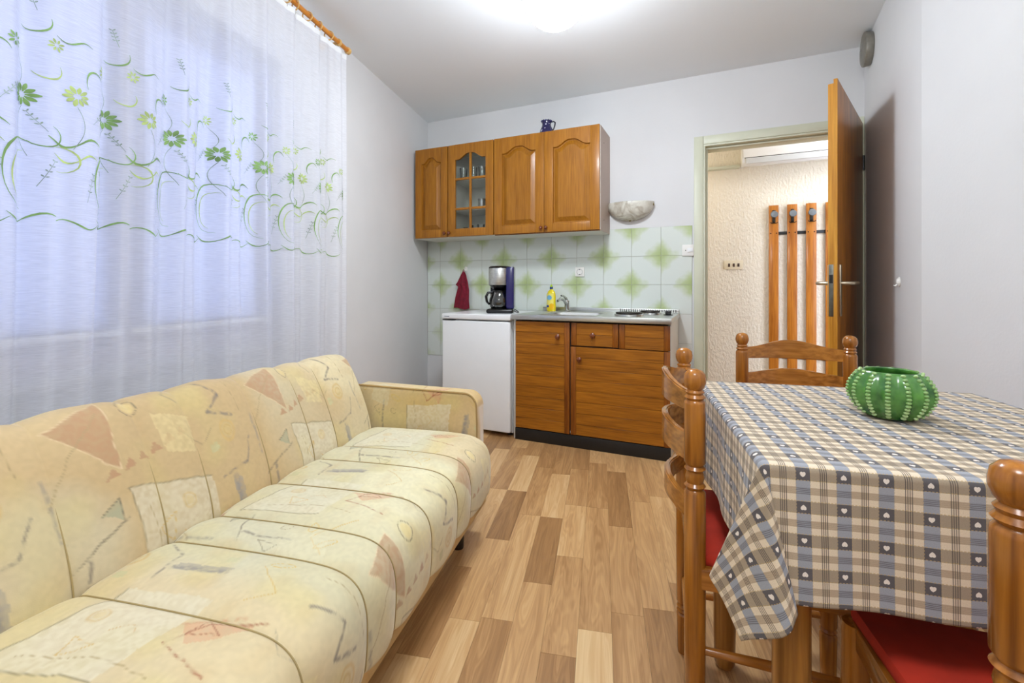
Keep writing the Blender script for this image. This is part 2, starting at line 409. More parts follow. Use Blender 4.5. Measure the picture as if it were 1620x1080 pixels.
# left wall skirting not visible; one row of tiles turns the corner at the worktop
# ------------------------------------------------------------------ window, blind, sill
win = struct(empty('window_1', (0, 0, 0))); win.matrix_world = LM
def wbox(name, m, s0, s1, o0, o1, z0, z1, bev=.004, parent=win):
    return B1(name, m, parent, s0, s1, o0, o1, z0, z1, bev)
M_wframe = mat('window_frame_paint', (196, 188, 190), .5, var=.02)
for nm, a in (('jamb', (WS0, WS0+.06, -.15, -.08, WZ0, WZ1)), ('jamb', (WS1-.06, WS1, -.15, -.08, WZ0, WZ1)),
              ('window_head', (WS0+.06, WS1-.06, -.15, -.08, WZ1-.07, WZ1)), ('window_bottom_rail', (WS0+.06, WS1-.06, -.15, -.08, WZ0, WZ0+.07))):
    wbox(nm, M_wframe, *a)
for s0, s1 in ((WS0+.065, 2.575), (2.60, WS1-.065)):
    for (a, b, c, d) in ((s0, s0+.055, WZ0+.075, WZ1-.075), (s1-.055, s1, WZ0+.075, WZ1-.075)):
        wbox('sash_stile', M_wframe, a, b, -.14, -.06, c, d)
    wbox('sash_rail', M_wframe, s0+.055, s1-.055, -.14, -.06, WZ0+.075, WZ0+.135)
    wbox('sash_rail', M_wframe, s0+.055, s1-.055, -.14, -.06, WZ1-.135, WZ1-.075)
    wbox('pane', M_glass, s0+.055, s1-.055, -.105, -.1, WZ0+.135, WZ1-.135, 0)
wbox('mullion', M_wframe, 2.578, 2.597, -.15, -.07, WZ0+.07, WZ1-.07, .003)
wbox('window_sill', mat('sill_stone', (206, 204, 202), .4, var=.05, vscale=20), WS0-.04, WS1+.04, -.08, .03, WZ0-.03, WZ0-.001, .004)
# horizontal blind: thin pleats of pale fabric just inside the panes
def blind_mat():
    m = bpy.data.materials.new('translucent_blind_fabric'); m.use_nodes = True; nt = m.node_tree; N = nt.nodes; L = nt.links
    out = N['Material Output']; N.remove(N['Principled BSDF'])
    nz = N.new('ShaderNodeTexNoise'); nz.inputs['Scale'].default_value = 3
    r = N.new('ShaderNodeValToRGB'); r.color_ramp.elements[0].color = lin((214, 220, 240)); r.color_ramp.elements[1].color = lin((236, 238, 248)); L.new(nz.outputs['Fac'], r.inputs[0])
    d = N.new('ShaderNodeBsdfDiffuse'); t = N.new('ShaderNodeBsdfTranslucent'); L.new(r.outputs[0], d.inputs[0]); L.new(r.outputs[0], t.inputs[0])
    x = N.new('ShaderNodeMixShader'); x.inputs[0].default_value = .6; L.new(d.outputs[0], x.inputs[1]); L.new(t.outputs[0], x.inputs[2]); L.new(x.outputs[0], out.inputs[0])
    return m
blind = empty('pleated_blind'); blind.matrix_world = LM
tag(blind, 'pale pleated window blind with fine horizontal lines behind the sheer curtain', 'blind')
MB = blind_mat(); npl = 96; z_lo, z_hi = .885, WZ1-.02
ph = (z_hi-z_lo)/npl
for s0, s1 in ((WS0+.03, 2.57), (2.605, WS1-.03)):
    bm = BM(); prism(bm, [(-.058, 0), (-.046, ph/2), (-.058, ph), (-.0588, ph), (-.0468, ph/2), (-.0588, 0)], s0, s1, 'x')
    base = None
    for k in range(npl):
        if base is None:
            base = link('slat', bm, MB, blind, sm=False); base.location = (0, 0, z_lo)
        else:
            c = base.copy(); COL.objects.link(c); c.location = (0, 0, z_lo+k*ph)
    B1('bottom_bar', M_plast, blind, s0, s1, -.058, -.04, z_lo-.022, z_lo, .003)

# ------------------------------------------------------------------ curtain rod and rings
rod = empty('curtain_rod'); rod.matrix_world = LM
tag(rod, 'round orange wooden curtain rod on the left wall above the window', 'curtain rod')
RZ, RO = 2.392, .11
bm = BM(); tube(bm, [(s, RO, RZ) for s in np.linspace(1.475, 3.75, 20)], .0125, 16); 
ro = link('rod', bm, wood('rod_wood', (172, 100, 26), (208, 136, 50), 'x', .35, .4, .8), rod)
bm = BM()
R90 = Matrix.Rotation(-PI/2, 4, 'Y')
lathe(bm, [(.0135, 0), (.0185, .002), (.020, .008), (.0175, .016), (.0185, .02), (.012, .026)], 20, M=Matrix.Translation((1.482, RO, RZ)) @ R90)
link('rod_end_cap', bm, M_rodl, rod)
bm = BM(); tube(bm, [(1.565, .002, RZ-.012), (1.565, .05, RZ-.010), (1.565, RO-.016, RZ-.004)], [.011, .008, .009], 12)
lathe(bm, [(.019, 0), (.019, .008), (.012, .012)], 16, M=Matrix.Translation((1.565, 0, RZ-.012)) @ Matrix.Rotation(-PI/2, 4, 'X'))
link('bracket_arm', bm, M_rodl, rod)
bm = BM()
lathe(bm, [(.0135, -.008), (.018, -.008), (.0195, -.003), (.0195, .003), (.018, .008), (.0135, .008)], 20, M=Matrix.Translation((1.565, RO, RZ)) @ R90, cap=False)
link('bracket_collar', bm, M_rodl, rod)
ring0 = None
for k, (s, tl) in enumerate(((1.655, .25), (1.745, -.15), (1.835, .3), (1.925, -.25), (1.985, .2), (2.08, .1), (2.17, -.2), (2.27, .2), (2.37, 0), (2.47, .15), (2.57, -.1))):
    if ring0 is None:
        e = empty('curtain_ring')
        bm = BM(); tube(bm, [(0, .0235*math.cos(a), .0235*math.sin(a)) for a in np.linspace(0, 2*PI, 28)[:-1]], .0032, 8, closed=True)
        link('ring', bm, M_rodl, e)
        bm = BM(); tube(bm, [(0, 0, -.026), (0, .002, -.036), (0, 0, -.044)], .0012, 6); link('ring_hook', bm, M_brass, e); ring0 = e
    else: e = copy_tree(ring0)
    e.matrix_world = LM @ Matrix.Translation((s, RO, RZ-.009)) @ Matrix.Rotation(tl, 4, 'Z')
    tag(e, ['pale wooden curtain ring nearest the end cap of the rod', 'second pale wooden curtain ring from the rod end cap', 'third pale wooden curtain ring from the rod end cap', 'fourth pale wooden curtain ring from the rod end cap', 'fifth pale wooden curtain ring from the rod end cap', 'sixth wooden curtain ring from the rod end cap', 'seventh wooden curtain ring from the rod end cap', 'eighth wooden curtain ring from the rod end cap', 'ninth wooden curtain ring from the rod end cap', 'tenth wooden curtain ring from the rod end cap', 'wooden curtain ring farthest from the rod end cap'][k], 'curtain ring', 'wooden rings along the curtain rod')

# ------------------------------------------------------------------ sheer curtain
FS = [1.50, 1.60, 1.70, 1.80, 1.88, 1.97, 2.06, 2.13, 2.22, 2.32, 2.40, 2.50, 2.60, 2.66, 2.75, 2.84, 2.95, 3.08, 3.2, 3.32, 3.45, 3.6]
FAo = [0, .8, -.6, 1, -.9, .5, -1, 1.1, -.4, .9, -1.1, .7, -.2, 1.2, -1, .8, -1.1, .9, -.7, .8, -.8, 0]
def foldo(s, z):
    """distance of the cloth from the left wall"""
    s = np.asarray(s, float); z = np.asarray(z, float)
    v = np.interp(s, FS, FAo); 
    # smooth the zig-zag
    ss = (np.interp(s-.012, FS, FAo)+np.interp(s+.012, FS, FAo)+np.interp(s-.024, FS, FAo)+np.interp(s+.024, FS, FAo)+v)/5
    hz = np.clip((2.345-z)/1.0, 0, 1)
    amp = .010+.036*hz
    g = .006*np.sin(s*97+1)+.008*np.sin(s*67+z*1.2)
    return .112-.012*hz+amp*ss*(1+.1*np.sin(z*2+s*7))+g*(.5+.5*hz)
def curt(s, z, off=0.0):
    """point on the curtain; off = metres in front of the cloth, towards the room"""
    s = np.asarray(s, float); z = np.asarray(z, float)
    o = foldo(s, z); do = (foldo(s+.002, z)-foldo(s-.002, z))/.004
    k = 1/np.sqrt(1+do*do)
    hz = np.clip((1.3-z), 0, 1)
    sx = s-(.035*hz*np.clip((1.75-s)/.25, 0, 1)) + .012*np.sin(z*1.7+s*5)*(2.35-z)
    return np.stack([sx-do*k*off, o+k*off, z], -1)
def curtain_mat():
    m = bpy.data.materials.new('sheer_voile'); m.use_nodes = True; nt = m.node_tree; N = nt.nodes; L = nt.links
    out = N['Material Output']; N.remove(N['Principled BSDF'])
    tc = N.new('ShaderNodeTexCoord'); mp = N.new('ShaderNodeMapping'); mp.inputs['Scale'].default_value = (30, 30, 900); L.new(tc.outputs['Object'], mp.inputs[0])
    nz = N.new('ShaderNodeTexNoise'); nz.inputs['Scale'].default_value = 1; L.new(mp.outputs[0], nz.inputs['Vector'])
    r = N.new('ShaderNodeMapRange'); r.inputs[1].default_value = .35; r.inputs[2].default_value = .65; r.inputs[3].default_value = .20; r.inputs[4].default_value = .32; L.new(nz.outputs['Fac'], r.inputs[0])
    d = N.new('ShaderNodeBsdfDiffuse'); d.inputs[0].default_value = lin((238, 240, 246))
    t = N.new('ShaderNodeBsdfTranslucent'); t.inputs[0].default_value = lin((240, 242, 250))
    tr = N.new('ShaderNodeBsdfTransparent')
    x = N.new('ShaderNodeMixShader'); x.inputs[0].default_value = .42; L.new(d.outputs[0], x.inputs[1]); L.new(t.outputs[0], x.inputs[2])
    y = N.new('ShaderNodeMixShader'); L.new(r.outputs[0], y.inputs[0]); L.new(x.outputs[0], y.inputs[1]); L.new(tr.outputs[0], y.inputs[2]); L.new(y.outputs[0], out.inputs[0])
    return m
M_cur = curtain_mat()
cur = empty('sheer_curtain'); cur.matrix_world = LM
tag(cur, 'sheer white curtain with embroidered green flowers and scrolls on the left wall', 'curtain')
ss = np.linspace(1.50, 3.6, 640); zz = np.linspace(.30, 2.349, 60)
Sg, Zg = np.meshgrid(ss, zz, indexing='ij')
me = gridmesh('cloth', curt(Sg, Zg)); link('cloth', me, M_cur, cur, sm=False)
P0 = curt(Sg[:, -6:], np.linspace(2.325, 2.352, 6)[None, :].repeat(len(ss), 0), .003); link('heading_tape', gridmesh('heading_tape', P0), mat('heading_tape_cotton', (226, 228, 230), .9, var=.02), cur, sm=False)
# embroidery: ribbons and petals laid just in front of the cloth
def ribbon_pts(p, wd):
    p = np.array(p, float); n = len(p); t = np.gradient(p, axis=0); t /= np.maximum(np.linalg.norm(t, axis=1), 1e-6)[:, None]
    nn = np.stack([-t[:, 1], t[:, 0]], 1)
    wv = np.interp(np.linspace(0, 1, n), np.linspace(0, 1, len(wd)), wd)[:, None]*.5
    return p+nn*wv, p-nn*wv
class Emb:
    def __init__(s): s.v = []; s.f = []
    def strip(s, a, b):
        k = len(s.v); n = len(a)
        for i in range(n): s.v.append(a[i]); s.v.append(b[i])
        for i in range(n-1): s.f.append((k+2*i, k+2*i+1, k+2*i+3, k+2*i+2))
    def rib(s, p, wd): a, b = ribbon_pts(p, wd); s.strip(a, b)
    def petal(s, c, ang, r0, r1, wd):
        d = np.array([math.cos(ang), math.sin(ang)]); k = np.linspace(r0, r1, 6)
        s.rib([c+d*q for q in k], [wd*.25, wd*.6, wd, wd*1.05, wd*.8, wd*.25])
    def build(s, name, m):
        v = np.array(s.v); P = curt(v[:, 0], v[:, 1], .0022)
        me = bpy.data.meshes.new(name); me.from_pydata(P.tolist(), [], s.f); me.update(); return link(name, me, m, cur, sm=False)
def arc(c, r, a0, a1, n=12, sx=1, sy=1): return [(c[0]+r*sx*math.cos(a), c[1]+r*sy*math.sin(a)) for a in np.linspace(a0, a1, n)]
def wave(x0, x1, z0, amp, n=14, ph=0, cyc=1, dz=0): return [(x0+(x1-x0)*t, z0+dz*t+amp*math.sin(2*PI*cyc*t+ph)) for t in np.linspace(0, 1, n)]
eG, eL, eD = Emb(), Emb(), Emb()
SP = .20   # repeat along the wall
for k in range(-1, 12):
    s0 = 1.50+k*SP; rr = random.Random(k+3)
    def X(x): return s0+x
    def flip(p): return [(s0+SP-(a), b) for a, b in p]     # pattern runs right->left in s
    def add(E_, p, wd): 
        q = [(s0+a, b) for a, b in p]
        if min(a for a, b in q) < 1.51 or max(a for a, b in q) > 3.58: return
        E_.rib(q, wd)
    def flower(E_, x, z, R, n=10, a0=0):
        if not 1.53 < s0+x < 3.55: return
        for j in range(n):
            E_.petal(np.array([s0+x, z]), a0+2*PI*j/n, R*.25, R*(1 if j % 2 else .9), R*.30)
    # scalloped hem line of the band
    add(eG, wave(0, SP*.55, 1.215, .014, ph=.6), [.002, .006, .002, .005, .001]); add(eG, wave(SP*.5, SP*1.0, 1.205, .012, ph=2.6), [.001, .005, .002])
    # big C scroll and double wave
    add(eG, arc((.06, 1.33), .075, -1.6, 1.9, 16, .75, 1.25), [.001, .002, .006, .002])
    add(eL, arc((.055, 1.32), .06, -1.2, 1.7, 14, .7, 1.2), [.001, .004, .001])
    add(eG, wave(.10, .215, 1.435, .018, ph=.3), [.001, .007, .003, .007, .002]); add(eL, wave(.11, .205, 1.39, .016, ph=.4), [.001, .006, .002, .006, .001])
    add(eL, arc((.19, 1.38), .035, 1.2, 5.0, 12), [.001, .005, .003, .001]); add(eG, arc((.02, 1.44), .03, 2, 5.6, 12), [.001, .004, .002])
    # flowers
    flower(eG, .055, 1.54, .032, 11, .2); flower(eL, .16, 1.565, .029, 10, .5)
    flower(eG if k % 2 else eL, .085, 1.665, .0195, 8, .1); flower(eL, .20, 1.69, .018, 8, .4)
    # stems
    add(eD, [(.055+.018*math.sin(t*4), 1.51-t*.13) for t in np.linspace(0, 1, 12)], [.0014, .002, .0014]); add(eD, [(.16-.015*math.sin(t*3.6), 1.535-t*.12) for t in np.linspace(0, 1, 12)], [.0014, .002, .0014])
    add(eD, [(.085-.03*math.sin(t*2.8), 1.65-t*.10) for t in np.linspace(0, 1, 12)], [.001, .0016, .001])
    # hooks between flowers
    add(eG, arc((.115, 1.615), .028, -.6, 2.6, 12, .8, 1.3), [.001, .006, .001]); add(eL, arc((.015, 1.62), .026, 2.6, 5.8, 12), [.001, .005, .001])
    add(eG, wave(.12, .2, 1.715, .009, ph=.3), [.001, .005, .001]); add(eG, arc((.04, 1.745), .032, 2.8, 5.4, 12), [.001, .005, .001])
    # lavender sprigs
    for (x, z, dx, dz) in ((.03, 1.30, -.028, .075), (.14, 1.27, -.02, .085), (.215, 1.45, .03, .05), (.03, 1.77, .012, .05), (.12, 1.50, -.035, .05)):
        add(eD, [(x+dx*t, z+dz*t) for t in np.linspace(0, 1, 6)], [.0012, .0012])
        for q in range(4):
            t = .35+.2*q; c = np.array([s0+x+dx*t, z+dz*t])
            if 1.53 < c[0] < 3.55:
                for sg in (-1, 1): eD.petal(c, math.atan2(dz, dx)+sg*.9, .001, .008, .003)
def emb_mat(n, c): 
    return mat(n, c, .6, var=.18, vscale=26)
eG.build('embroidered_scroll', emb_mat('green_thread', (126, 164, 92)))
eL.build('embroidered_flower', emb_mat('lime_thread', (178, 200, 116)))
eD.build('embroidered_stem', emb_mat('dark_thread', (150, 168, 150)))
for o in cur.children:
    if o.name.startswith('embroidered'): o['kind'] = 'stuff'

# ------------------------------------------------------------------ ceiling lamp
lampe = empty('ceiling_lamp', (1.70, -1.46, H))
tag(lampe, 'round glowing white glass ceiling lamp', 'lamp')
bm = BM(); lathe(bm, [(.130, -.164), (.147, -.167), (.152, -.160), (.153, -.11), (.14, -.03), (.11, 0)], 40, cap=False); link('lamp_base_shield', bm, M_white, lampe)  # unseen housing, shaped to keep the globe's light off the ceiling
def emis(name, c, s):
    m = bpy.data.materials.new(name); m.use_nodes = True; b = m.node_tree.nodes['Principled BSDF']
    b.inputs['Base Color'].default_value = (*c, 1); b.inputs['Emission Color'].default_value = (*c, 1); b.inputs['Emission Strength'].default_value = s; return m
bm = BM(); lathe(bm, [(.143*math.sin(a), -.152+.14*math.cos(a)) for a in np.linspace(1.60, PI-.001, 22)], 40)
link('glass_globe', bm, emis('glowing_opal_glass', (.84, .91, 1.0), LAMP_POWER), lampe)

# ------------------------------------------------------------------ kitchen: upper cabinets
def arch_top(x0, x1, zt, dip):
    """cathedral arch from (x0,zt-dip) up to zt and down"""
    pts = []
    for t in np.linspace(0, 1, 25):
        e = abs(2*t-1)
        sh = 0.5+0.5*math.cos(PI*min(1, max(0, (e-.12)/.72))) if e > .12 else 1
        pts.append((x0+(x1-x0)*t, zt-dip+dip*sh))
    return pts
UZ0, UZ1, UD = 1.418, 2.150, .30
def knob(parent, loc, m=M_knob, r=.014):
    bm = BM(); lathe(bm, [(.006, 0), (.006, .008), (r*.75, .012), (r, .018), (r*.95, .024), (r*.6, .029), (.002, .031)], 18, M=Matrix.Translation(loc) @ Matrix.Rotation(PI/2, 4, 'X'))
    return link('knob', bm, m, parent)
def upper_door(parent, x0, x1, glass=False, knob_right=True):
    yF = -UD-.003; yf = yF-.019; g = .0015
    d = empty('door', (0, 0, 0), 0, parent)
    # d is an Empty: keep the door one mesh instead
    bpy.data.objects.remove(d)
    X0, X1, Z0, Z1 = x0+g, x1-g, UZ0+.004, UZ1-.001
    sw = min(.066, (X1-X0)*.2)
    bm = BM()
    box(bm, X0, X0+sw, yf, yF, Z0, Z1, .002); box(bm, X1-sw, X1, yf, yF, Z0, Z1, .002)
    box(bm, X0+sw, X1-sw, yf, yF, Z0, Z0+.062, .002)
    xa, xb = X0+sw-.001, X1-sw+.001
    zt, dip = Z1-.075, .045
    at = arch_top(xa, xb, zt, dip)
    poly = [(xa, Z1)]+at+[(xb, Z1)]
    prism(bm, poly, yf, yF, 'y')
    d = link('door', bm, M_oak_l, parent)
    zb = Z0+.062
    if not glass:
        # raised panel: sloping bevel then a flat field
        bm = BM()
        def loop(ins, y, rise=0):
            a = arch_top(xa+ins, xb-ins, zt-ins, dip)
            pts = [(xa+ins, zb+ins)]+a+[(xb-ins, zb+ins)]
            return [bm.verts.new((p[0], y, p[1])) for p in pts]
        Ls = [loop(0, yf+.002), loop(.004, yf+.015), loop(.010, yf+.016), loop(.036, yf+.004), loop(.040, yf+.001)]
        for A, B in zip(Ls[:-1], Ls[1:]):
            n = len(A)
            for i in range(n): bm.faces.new((A[i], A[(i+1) % n], B[(i+1) % n], B[i]))
        bm.faces.new(Ls[-1])
        link('door_panel', bm, M_oak_v, d, angle=25)
    else:
        bm = BM(); xm = (xa+xb)/2
        box(bm, xm-.009, xm+.009, yf+.002, yF-.002, zb, zt-.001, .002)
        h = zt-.02-zb
        box(bm, xa, xb, yf+.003, yF-.002, 1.876-.009, 1.876+.009, .002); box(bm, xa, xb, yf+.003, yF-.002, 1.640-.009, 1.640+.009, .002)
        link('muntin', bm, M_oak_l, d)
        bm = BM(); prism(bm, [(xa, zb)]+at+[(xb, zb)], yF-.007, yF-.004, 'y'); link('pane', bm, M_glass, d)
    kx = X1-.018 if knob_right else X0+.018
    knob(d, (kx, yf, Z0+.03))
    return d
M_cabw = mat('cabinet_white_laminate', (222, 220, 210), .45, var=.015)
M_side = mat('cabinet_side_laminate', (186, 166, 152), .5, var=.03, vscale=4)
cabs = [(.098, .410, 'one', 'narrow oak wall cabinet with one arched door beside the left corner'),
        (.414, .820, 'glass', 'oak wall cabinet with glazed six-pane arched door'),
        (.824, 1.638, 'two', 'wide oak wall cabinet with two arched panel doors')]
for x0, x1, kind, lab in cabs:
    c = empty('wall_cabinet', (0, 0, 0)); tag(c, lab, 'cabinet', None)
    t = .016
    bm = BM()
    box(bm, x0, x0+t, -UD, -.001, UZ0, UZ1, .001); box(bm, x1-t, x1, -UD, -.001, UZ0, UZ1, .001)
    box(bm, x0+t, x1-t, -UD, -.001, UZ1-t, UZ1); box(bm, x0+t, x1-t, -UD, -.001, UZ0, UZ0+t); box(bm, x0+t, x1-t, -.006, -.001, UZ0+t, UZ1-t)
    link('cabinet_body', bm, M_cabw, c)
    if kind == 'two':
        s = B1('side_panel', M_side, c, x1, x1+.002, -UD-.001, -.001, UZ0, UZ1, 0)
        B1('edge_trim', M_oak_hd, c, x0+.002, x1, -UD-.0035, -UD, UZ0-.002, UZ0+.004, 0)
        for zq in (1.50, 2.05):
            bm = BM(); lathe(bm, [(.004, 0), (.004, .001)], 10, M=Matrix.Translation((x1+.002, -.20, zq)) @ Matrix.Rotation(PI/2, 4, 'Y')); link('screw_cap', bm, M_black, c)
        xm = (x0+x1)/2
        upper_door(c, x0, xm, knob_right=True); upper_door(c, xm, x1, knob_right=False)
    elif kind == 'glass':
        upper_door(c, x0, x1, True, knob_right=False)
        for zq in (1.628, 1.866): B1('shelf', M_cabw, c, x0+t, x1-t, -UD+.02, -.01, zq, zq+.015, .001)
    else: upper_door(c, x0, x1)
# things behind the glass
def tumbler(x, y, z, r, h, lab, grp):
    bm = BM(); lathe(bm, [(r*.75, 0), (r, h), (r-.002, h), (r*.75-.003, .008), (.001, .008)], 20, cap=False)
    bm.faces.new([v for v in bm.verts if abs(v.co.z) < 1e-6][:20])
    o = link('drinking_glass', bm, M_ware); o.location = (x, y, z); return tag(o, lab, 'glass', grp)
z3 = 1.881+.0005
for k, (x, y) in enumerate(((.50, -.22), (.575, -.19), (.665, -.21), (.735, -.18))):
    tumbler(x, y, z3, .033, .10+.008*(k % 2), ['leftmost', 'second from left', 'third from left', 'rightmost'][k]+' clear tumbler on the top shelf of the glazed cabinet', 'tumblers on the top shelf of the glazed cabinet')
for k, (x, y) in enumerate(((.60, -.20), (.665, -.23), (.72, -.19))):
    tumbler(x, y, UZ0+.0165, .03, .085, ['left', 'middle', 'right'][k]+' of three clear tumblers at the bottom of the glazed cabinet', 'tumblers on the floor of the glazed cabinet')
p = empty('coffee_pot', (.655, -.19, 1.6435)); tag(p, 'small steel coffee pot with long black handle on middle cabinet shelf', 'pot')
bm = BM(); lathe(bm, [(.034, 0), (.036, .004), (.030, .06), (.036, .085), (.034, .085), (.028, .06), (.033, .006), (.001, .006)], 20, cap=False); link('pot_body', bm, M_chrome, p)
bm = BM(); tube(bm, [(.03, 0, .07), (.07, -.005, .078), (.13, -.01, .09)], [.005, .006, .007], 10); link('handle', bm, M_black, p)
p = empty('corkscrew', (.525, -.23, UZ0+.0165)); tag(p, 'small dark upright gadget on bottom of the glazed cabinet, left of the tumblers', 'utensil')
bm = BM(); lathe(bm, [(.016, 0), (.016, .006), (.004, .012), (.004, .05), (.008, .055), (.008, .062)], 14); link('stand', bm, M_brass, p)
bm = BM(); tube(bm, [(-.018, 0, .066), (.018, 0, .066)], .004, 10); link('crossbar', bm, M_black, p)

# jug on top
jug = empty('ceramic_jug', (1.203, -.19, UZ1)); tag(jug, 'dark blue and white patterned ceramic jug on top of the wall cabinets', 'jug')
def jug_mat():
    m = mat('cobalt_glaze', (22, 18, 74), .15, coat=.5)
    nt = m.node_tree; N = nt.nodes; L = nt.links; b = N['Principled BSDF']
    tc = N.new('ShaderNodeTexCoord'); v = N.new('ShaderNodeTexVoronoi'); v.inputs['Scale'].default_value = 42; L.new(tc.outputs['Object'], v.inputs['Vector'])
    n = N.new('ShaderNodeTexNoise'); n.inputs['Scale'].default_value = 30; L.new(tc.outputs['Object'], n.inputs['Vector'])
    mm = N.new('ShaderNodeMath'); mm.operation = 'MULTIPLY'; L.new(v.outputs['Distance'], mm.inputs[0]); L.new(n.outputs['Fac'], mm.inputs[1])
    r = N.new('ShaderNodeValToRGB'); r.color_ramp.interpolation = 'CONSTANT'; r.color_ramp.elements[0].color = lin((206, 206, 226)); r.color_ramp.elements[1].position = .105; r.color_ramp.elements[1].color = lin((26, 22, 78))
    L.new(mm.outputs[0], r.inputs[0]); L.new(r.outputs[0], b.inputs['Base Color']); return m
MJ = jug_mat()
bm = BM(); lathe(bm, [(.043, 0), (.050, .006), (.053, .03), (.050, .05), (.036, .082), (.033, .10), (.040, .122), (.037, .122), (.030, .10), (.032, .08), (.045, .05), (.046, .03), (.001, .01)], 28, cap=False); link('jug_body', bm, MJ, jug)
bm = BM(); tube(bm, [(.034, 0, .112), (.058, 0, .112), (.068, 0, .103), (.066, 0, .085), (.058, 0, .06), (.050, 0, .048)], .005, 10); link('handle', bm, mat('dark_cobalt', (20, 20, 44), .2), jug)
bm = BM()
for k in range(14):
    a = 2*PI*k/14; lathe(bm, [(.001, -.005), (.005, -.002), (.005, .002), (.001, .005)], 8, c=(.039*math.cos(a), .039*math.sin(a), .122), cap=True)
link('beaded_rim', bm, mat('cobalt_rim', (60, 58, 110), .2, var=.5, vscale=90), jug)

# ------------------------------------------------------------------ base cabinet
CY = -.60
bc = empty('base_cabinet'); tag(bc, 'brown oak base cabinet with doors and drawers under the steel worktop', 'cabinet')
bm = BM(); x0, x1 = 1.115, 2.128
box(bm, x0, x0+.016, CY, -.012, .0, .806, .001); box(bm, x1-.016, x1, CY, -.012, .0, .806, .001)
box(bm, x0+.016, x1-.016, CY, -.012, .085, .10); box(bm, x0+.016, x1-.016, -.03, -.012, .10, .65); box(bm, 1.512, 1.524, CY, -.04, .10, .65)
link('cabinet_body', bm, mat('cabinet_grey_white', (214, 212, 204), .5, var=.02), bc)
B1('gap_shade_board', mat('gap_shade_dark', (40, 26, 16), .7, var=.1), bc, 1.133, 2.110, CY-.0018, CY-.0002, .10, .80, 0)  # dark sheet behind the fronts, paints shade into the gaps between them
B1('plinth', mat('black_plinth', (20, 17, 15), .5, var=.2), bc, x0+.017, x1-.001, CY-.018, CY-.002, 0.0, .078, .001)
def base_front(name, x0, x1, z0, z1, knobp=None, stiles=(True, True), m=M_oak_h):
    y1 = CY-.002; y0 = y1-.018
    bm = BM(); sw = .034
    if stiles[0]: box(bm, x0, x0+sw, y0, y1, z0, z1, .0015)
    if stiles[1]: box(bm, x1-sw, x1, y0, y1, z0, z1, .0015)
    box(bm, x0+(sw if stiles[0] else 0), x1-(sw if stiles[1] else 0), y0+.006, y1, z0, z1)
    d = link(name, bm, M_oak_hd, bc)
    # stacked horizontal boards with fine joints
    a = x0+(sw if stiles[0] else .001)+.0008; b = x1-(sw if stiles[1] else .001)-.0008
    nb = max(1, round((z1-z0)/.068)); hh = (z1-z0)/nb
    for k in range(nb):
        o = B1('board', m, d, a, b, y0+.002, y0+.0058, z0+k*hh+.0010, z0+(k+1)*hh-.0010, .0010, seg=1)
    if knobp: knob(d, (knobp[0], y0+.002, knobp[1]), M_knob, .017)
    return d
base_front('door', 1.134, 1.512, .082, .796, (1.437, .703), (False, True))
base_front('drawer', 1.524, 1.822, .652, .796, (1.666, .722))
base_front('drawer_front', 1.828, 2.124, .648, .796, None, (True, True))
base_front('door', 1.520, 2.124, .082, .644, (1.581, .566))

# worktop with sink
wt = empty('worktop'); tag(wt, 'stainless steel worktop with sink bowl and drainer on the base cabinet', 'worktop')
Z1 = .838; Z0 = .808
bx0, bx1, by0, by1 = 1.27, 1.66, -.55, -.19
bm = BM()
box(bm, 1.112, bx0, -.64, -.010, Z1-.003, Z1); box(bm, bx1, 2.132, -.64, -.010, Z1-.003, Z1)
box(bm, bx0, bx1, -.64, by0, Z1-.003, Z1); box(bm, bx0, bx1, by1, -.010, Z1-.003, Z1)
box(bm, 1.112, 2.132, -.643, -.639, Z0, Z1+.003, .001); box(bm, 2.130, 2.134, -.642, -.010, Z0, Z1+.003, .001)
box(bm, 1.112, 2.132, -.022, -.010, Z1, Z1+.028, .003)
link('steel_top', bm, M_steel, wt)
bm = BM()
def rr(ix, z, r=.06, n=6):
    pts = []
    cx = [(bx1-ix-r, by1-ix-r, 0), (bx0+ix+r, by1-ix-r, PI/2), (bx0+ix+r, by0+ix+r, PI), (bx1-ix-r, by0+ix+r, 1.5*PI)]
    for x, y, a in cx:
        for k in range(n+1): pts.append(bm.verts.new((x+r*math.cos(a+k*PI/2/n), y+r*math.sin(a+k*PI/2/n), z)))
    return pts
loops = [rr(-.012, Z1+.0005), rr(-.008, Z1+.004), rr(0, Z1+.003), rr(.006, Z1-.004), rr(.012, Z1-.12), rr(.04, Z1-.14, .05)]
for A, B in zip(loops[:-1], loops[1:]):
    for i in range(len(A)): bm.faces.new((A[i], A[(i+1) % len(A)], B[(i+1) % len(A)], B[i]))
bm.faces.new(loops[-1]); link('sink_bowl', bm, M_steel, wt)
bm = BM()
for k in range(26):
    x = 1.72+.0155*k; box(bm, x, x+.005, -.023, -.021, Z1+.004, Z1+.024)
v = link('backsplash_slots', bm, M_black, wt); v['kind'] = 'stuff'
# hob plates are let into the worktop
for nm, x, y, r in (('hotplate', 1.85, -.40, .085), ('hotplate', 1.955, -.17, .065)):
    bm = BM(); lathe(bm, [(r+.010, .0), (r+.010, .009), (r+.002, .013), (r, .013)], 32, c=(x, y, Z1), cap=False); rg = link('hotplate_ring', bm, M_chrome, wt)
    bm = BM(); lathe(bm, [(r, .001), (r, .019), (r*.96, .023), (r*.3, .023), (r*.28, .021), (.001, .021)], 32, c=(x, y, Z1)); link('hotplate', bm, mat('cast_iron', (44, 40, 36), .5, .6, var=.1), wt)
kb = BM(); box(kb, 2.062, 2.098, -.27, -.235, Z1+.001, Z1+.030, .006); lathe(kb, [(.030, 0), (.030, .004), (.012, .006)], 20, c=(2.08, -.252, Z1)); link('hob_knob', kb, M_black, wt)
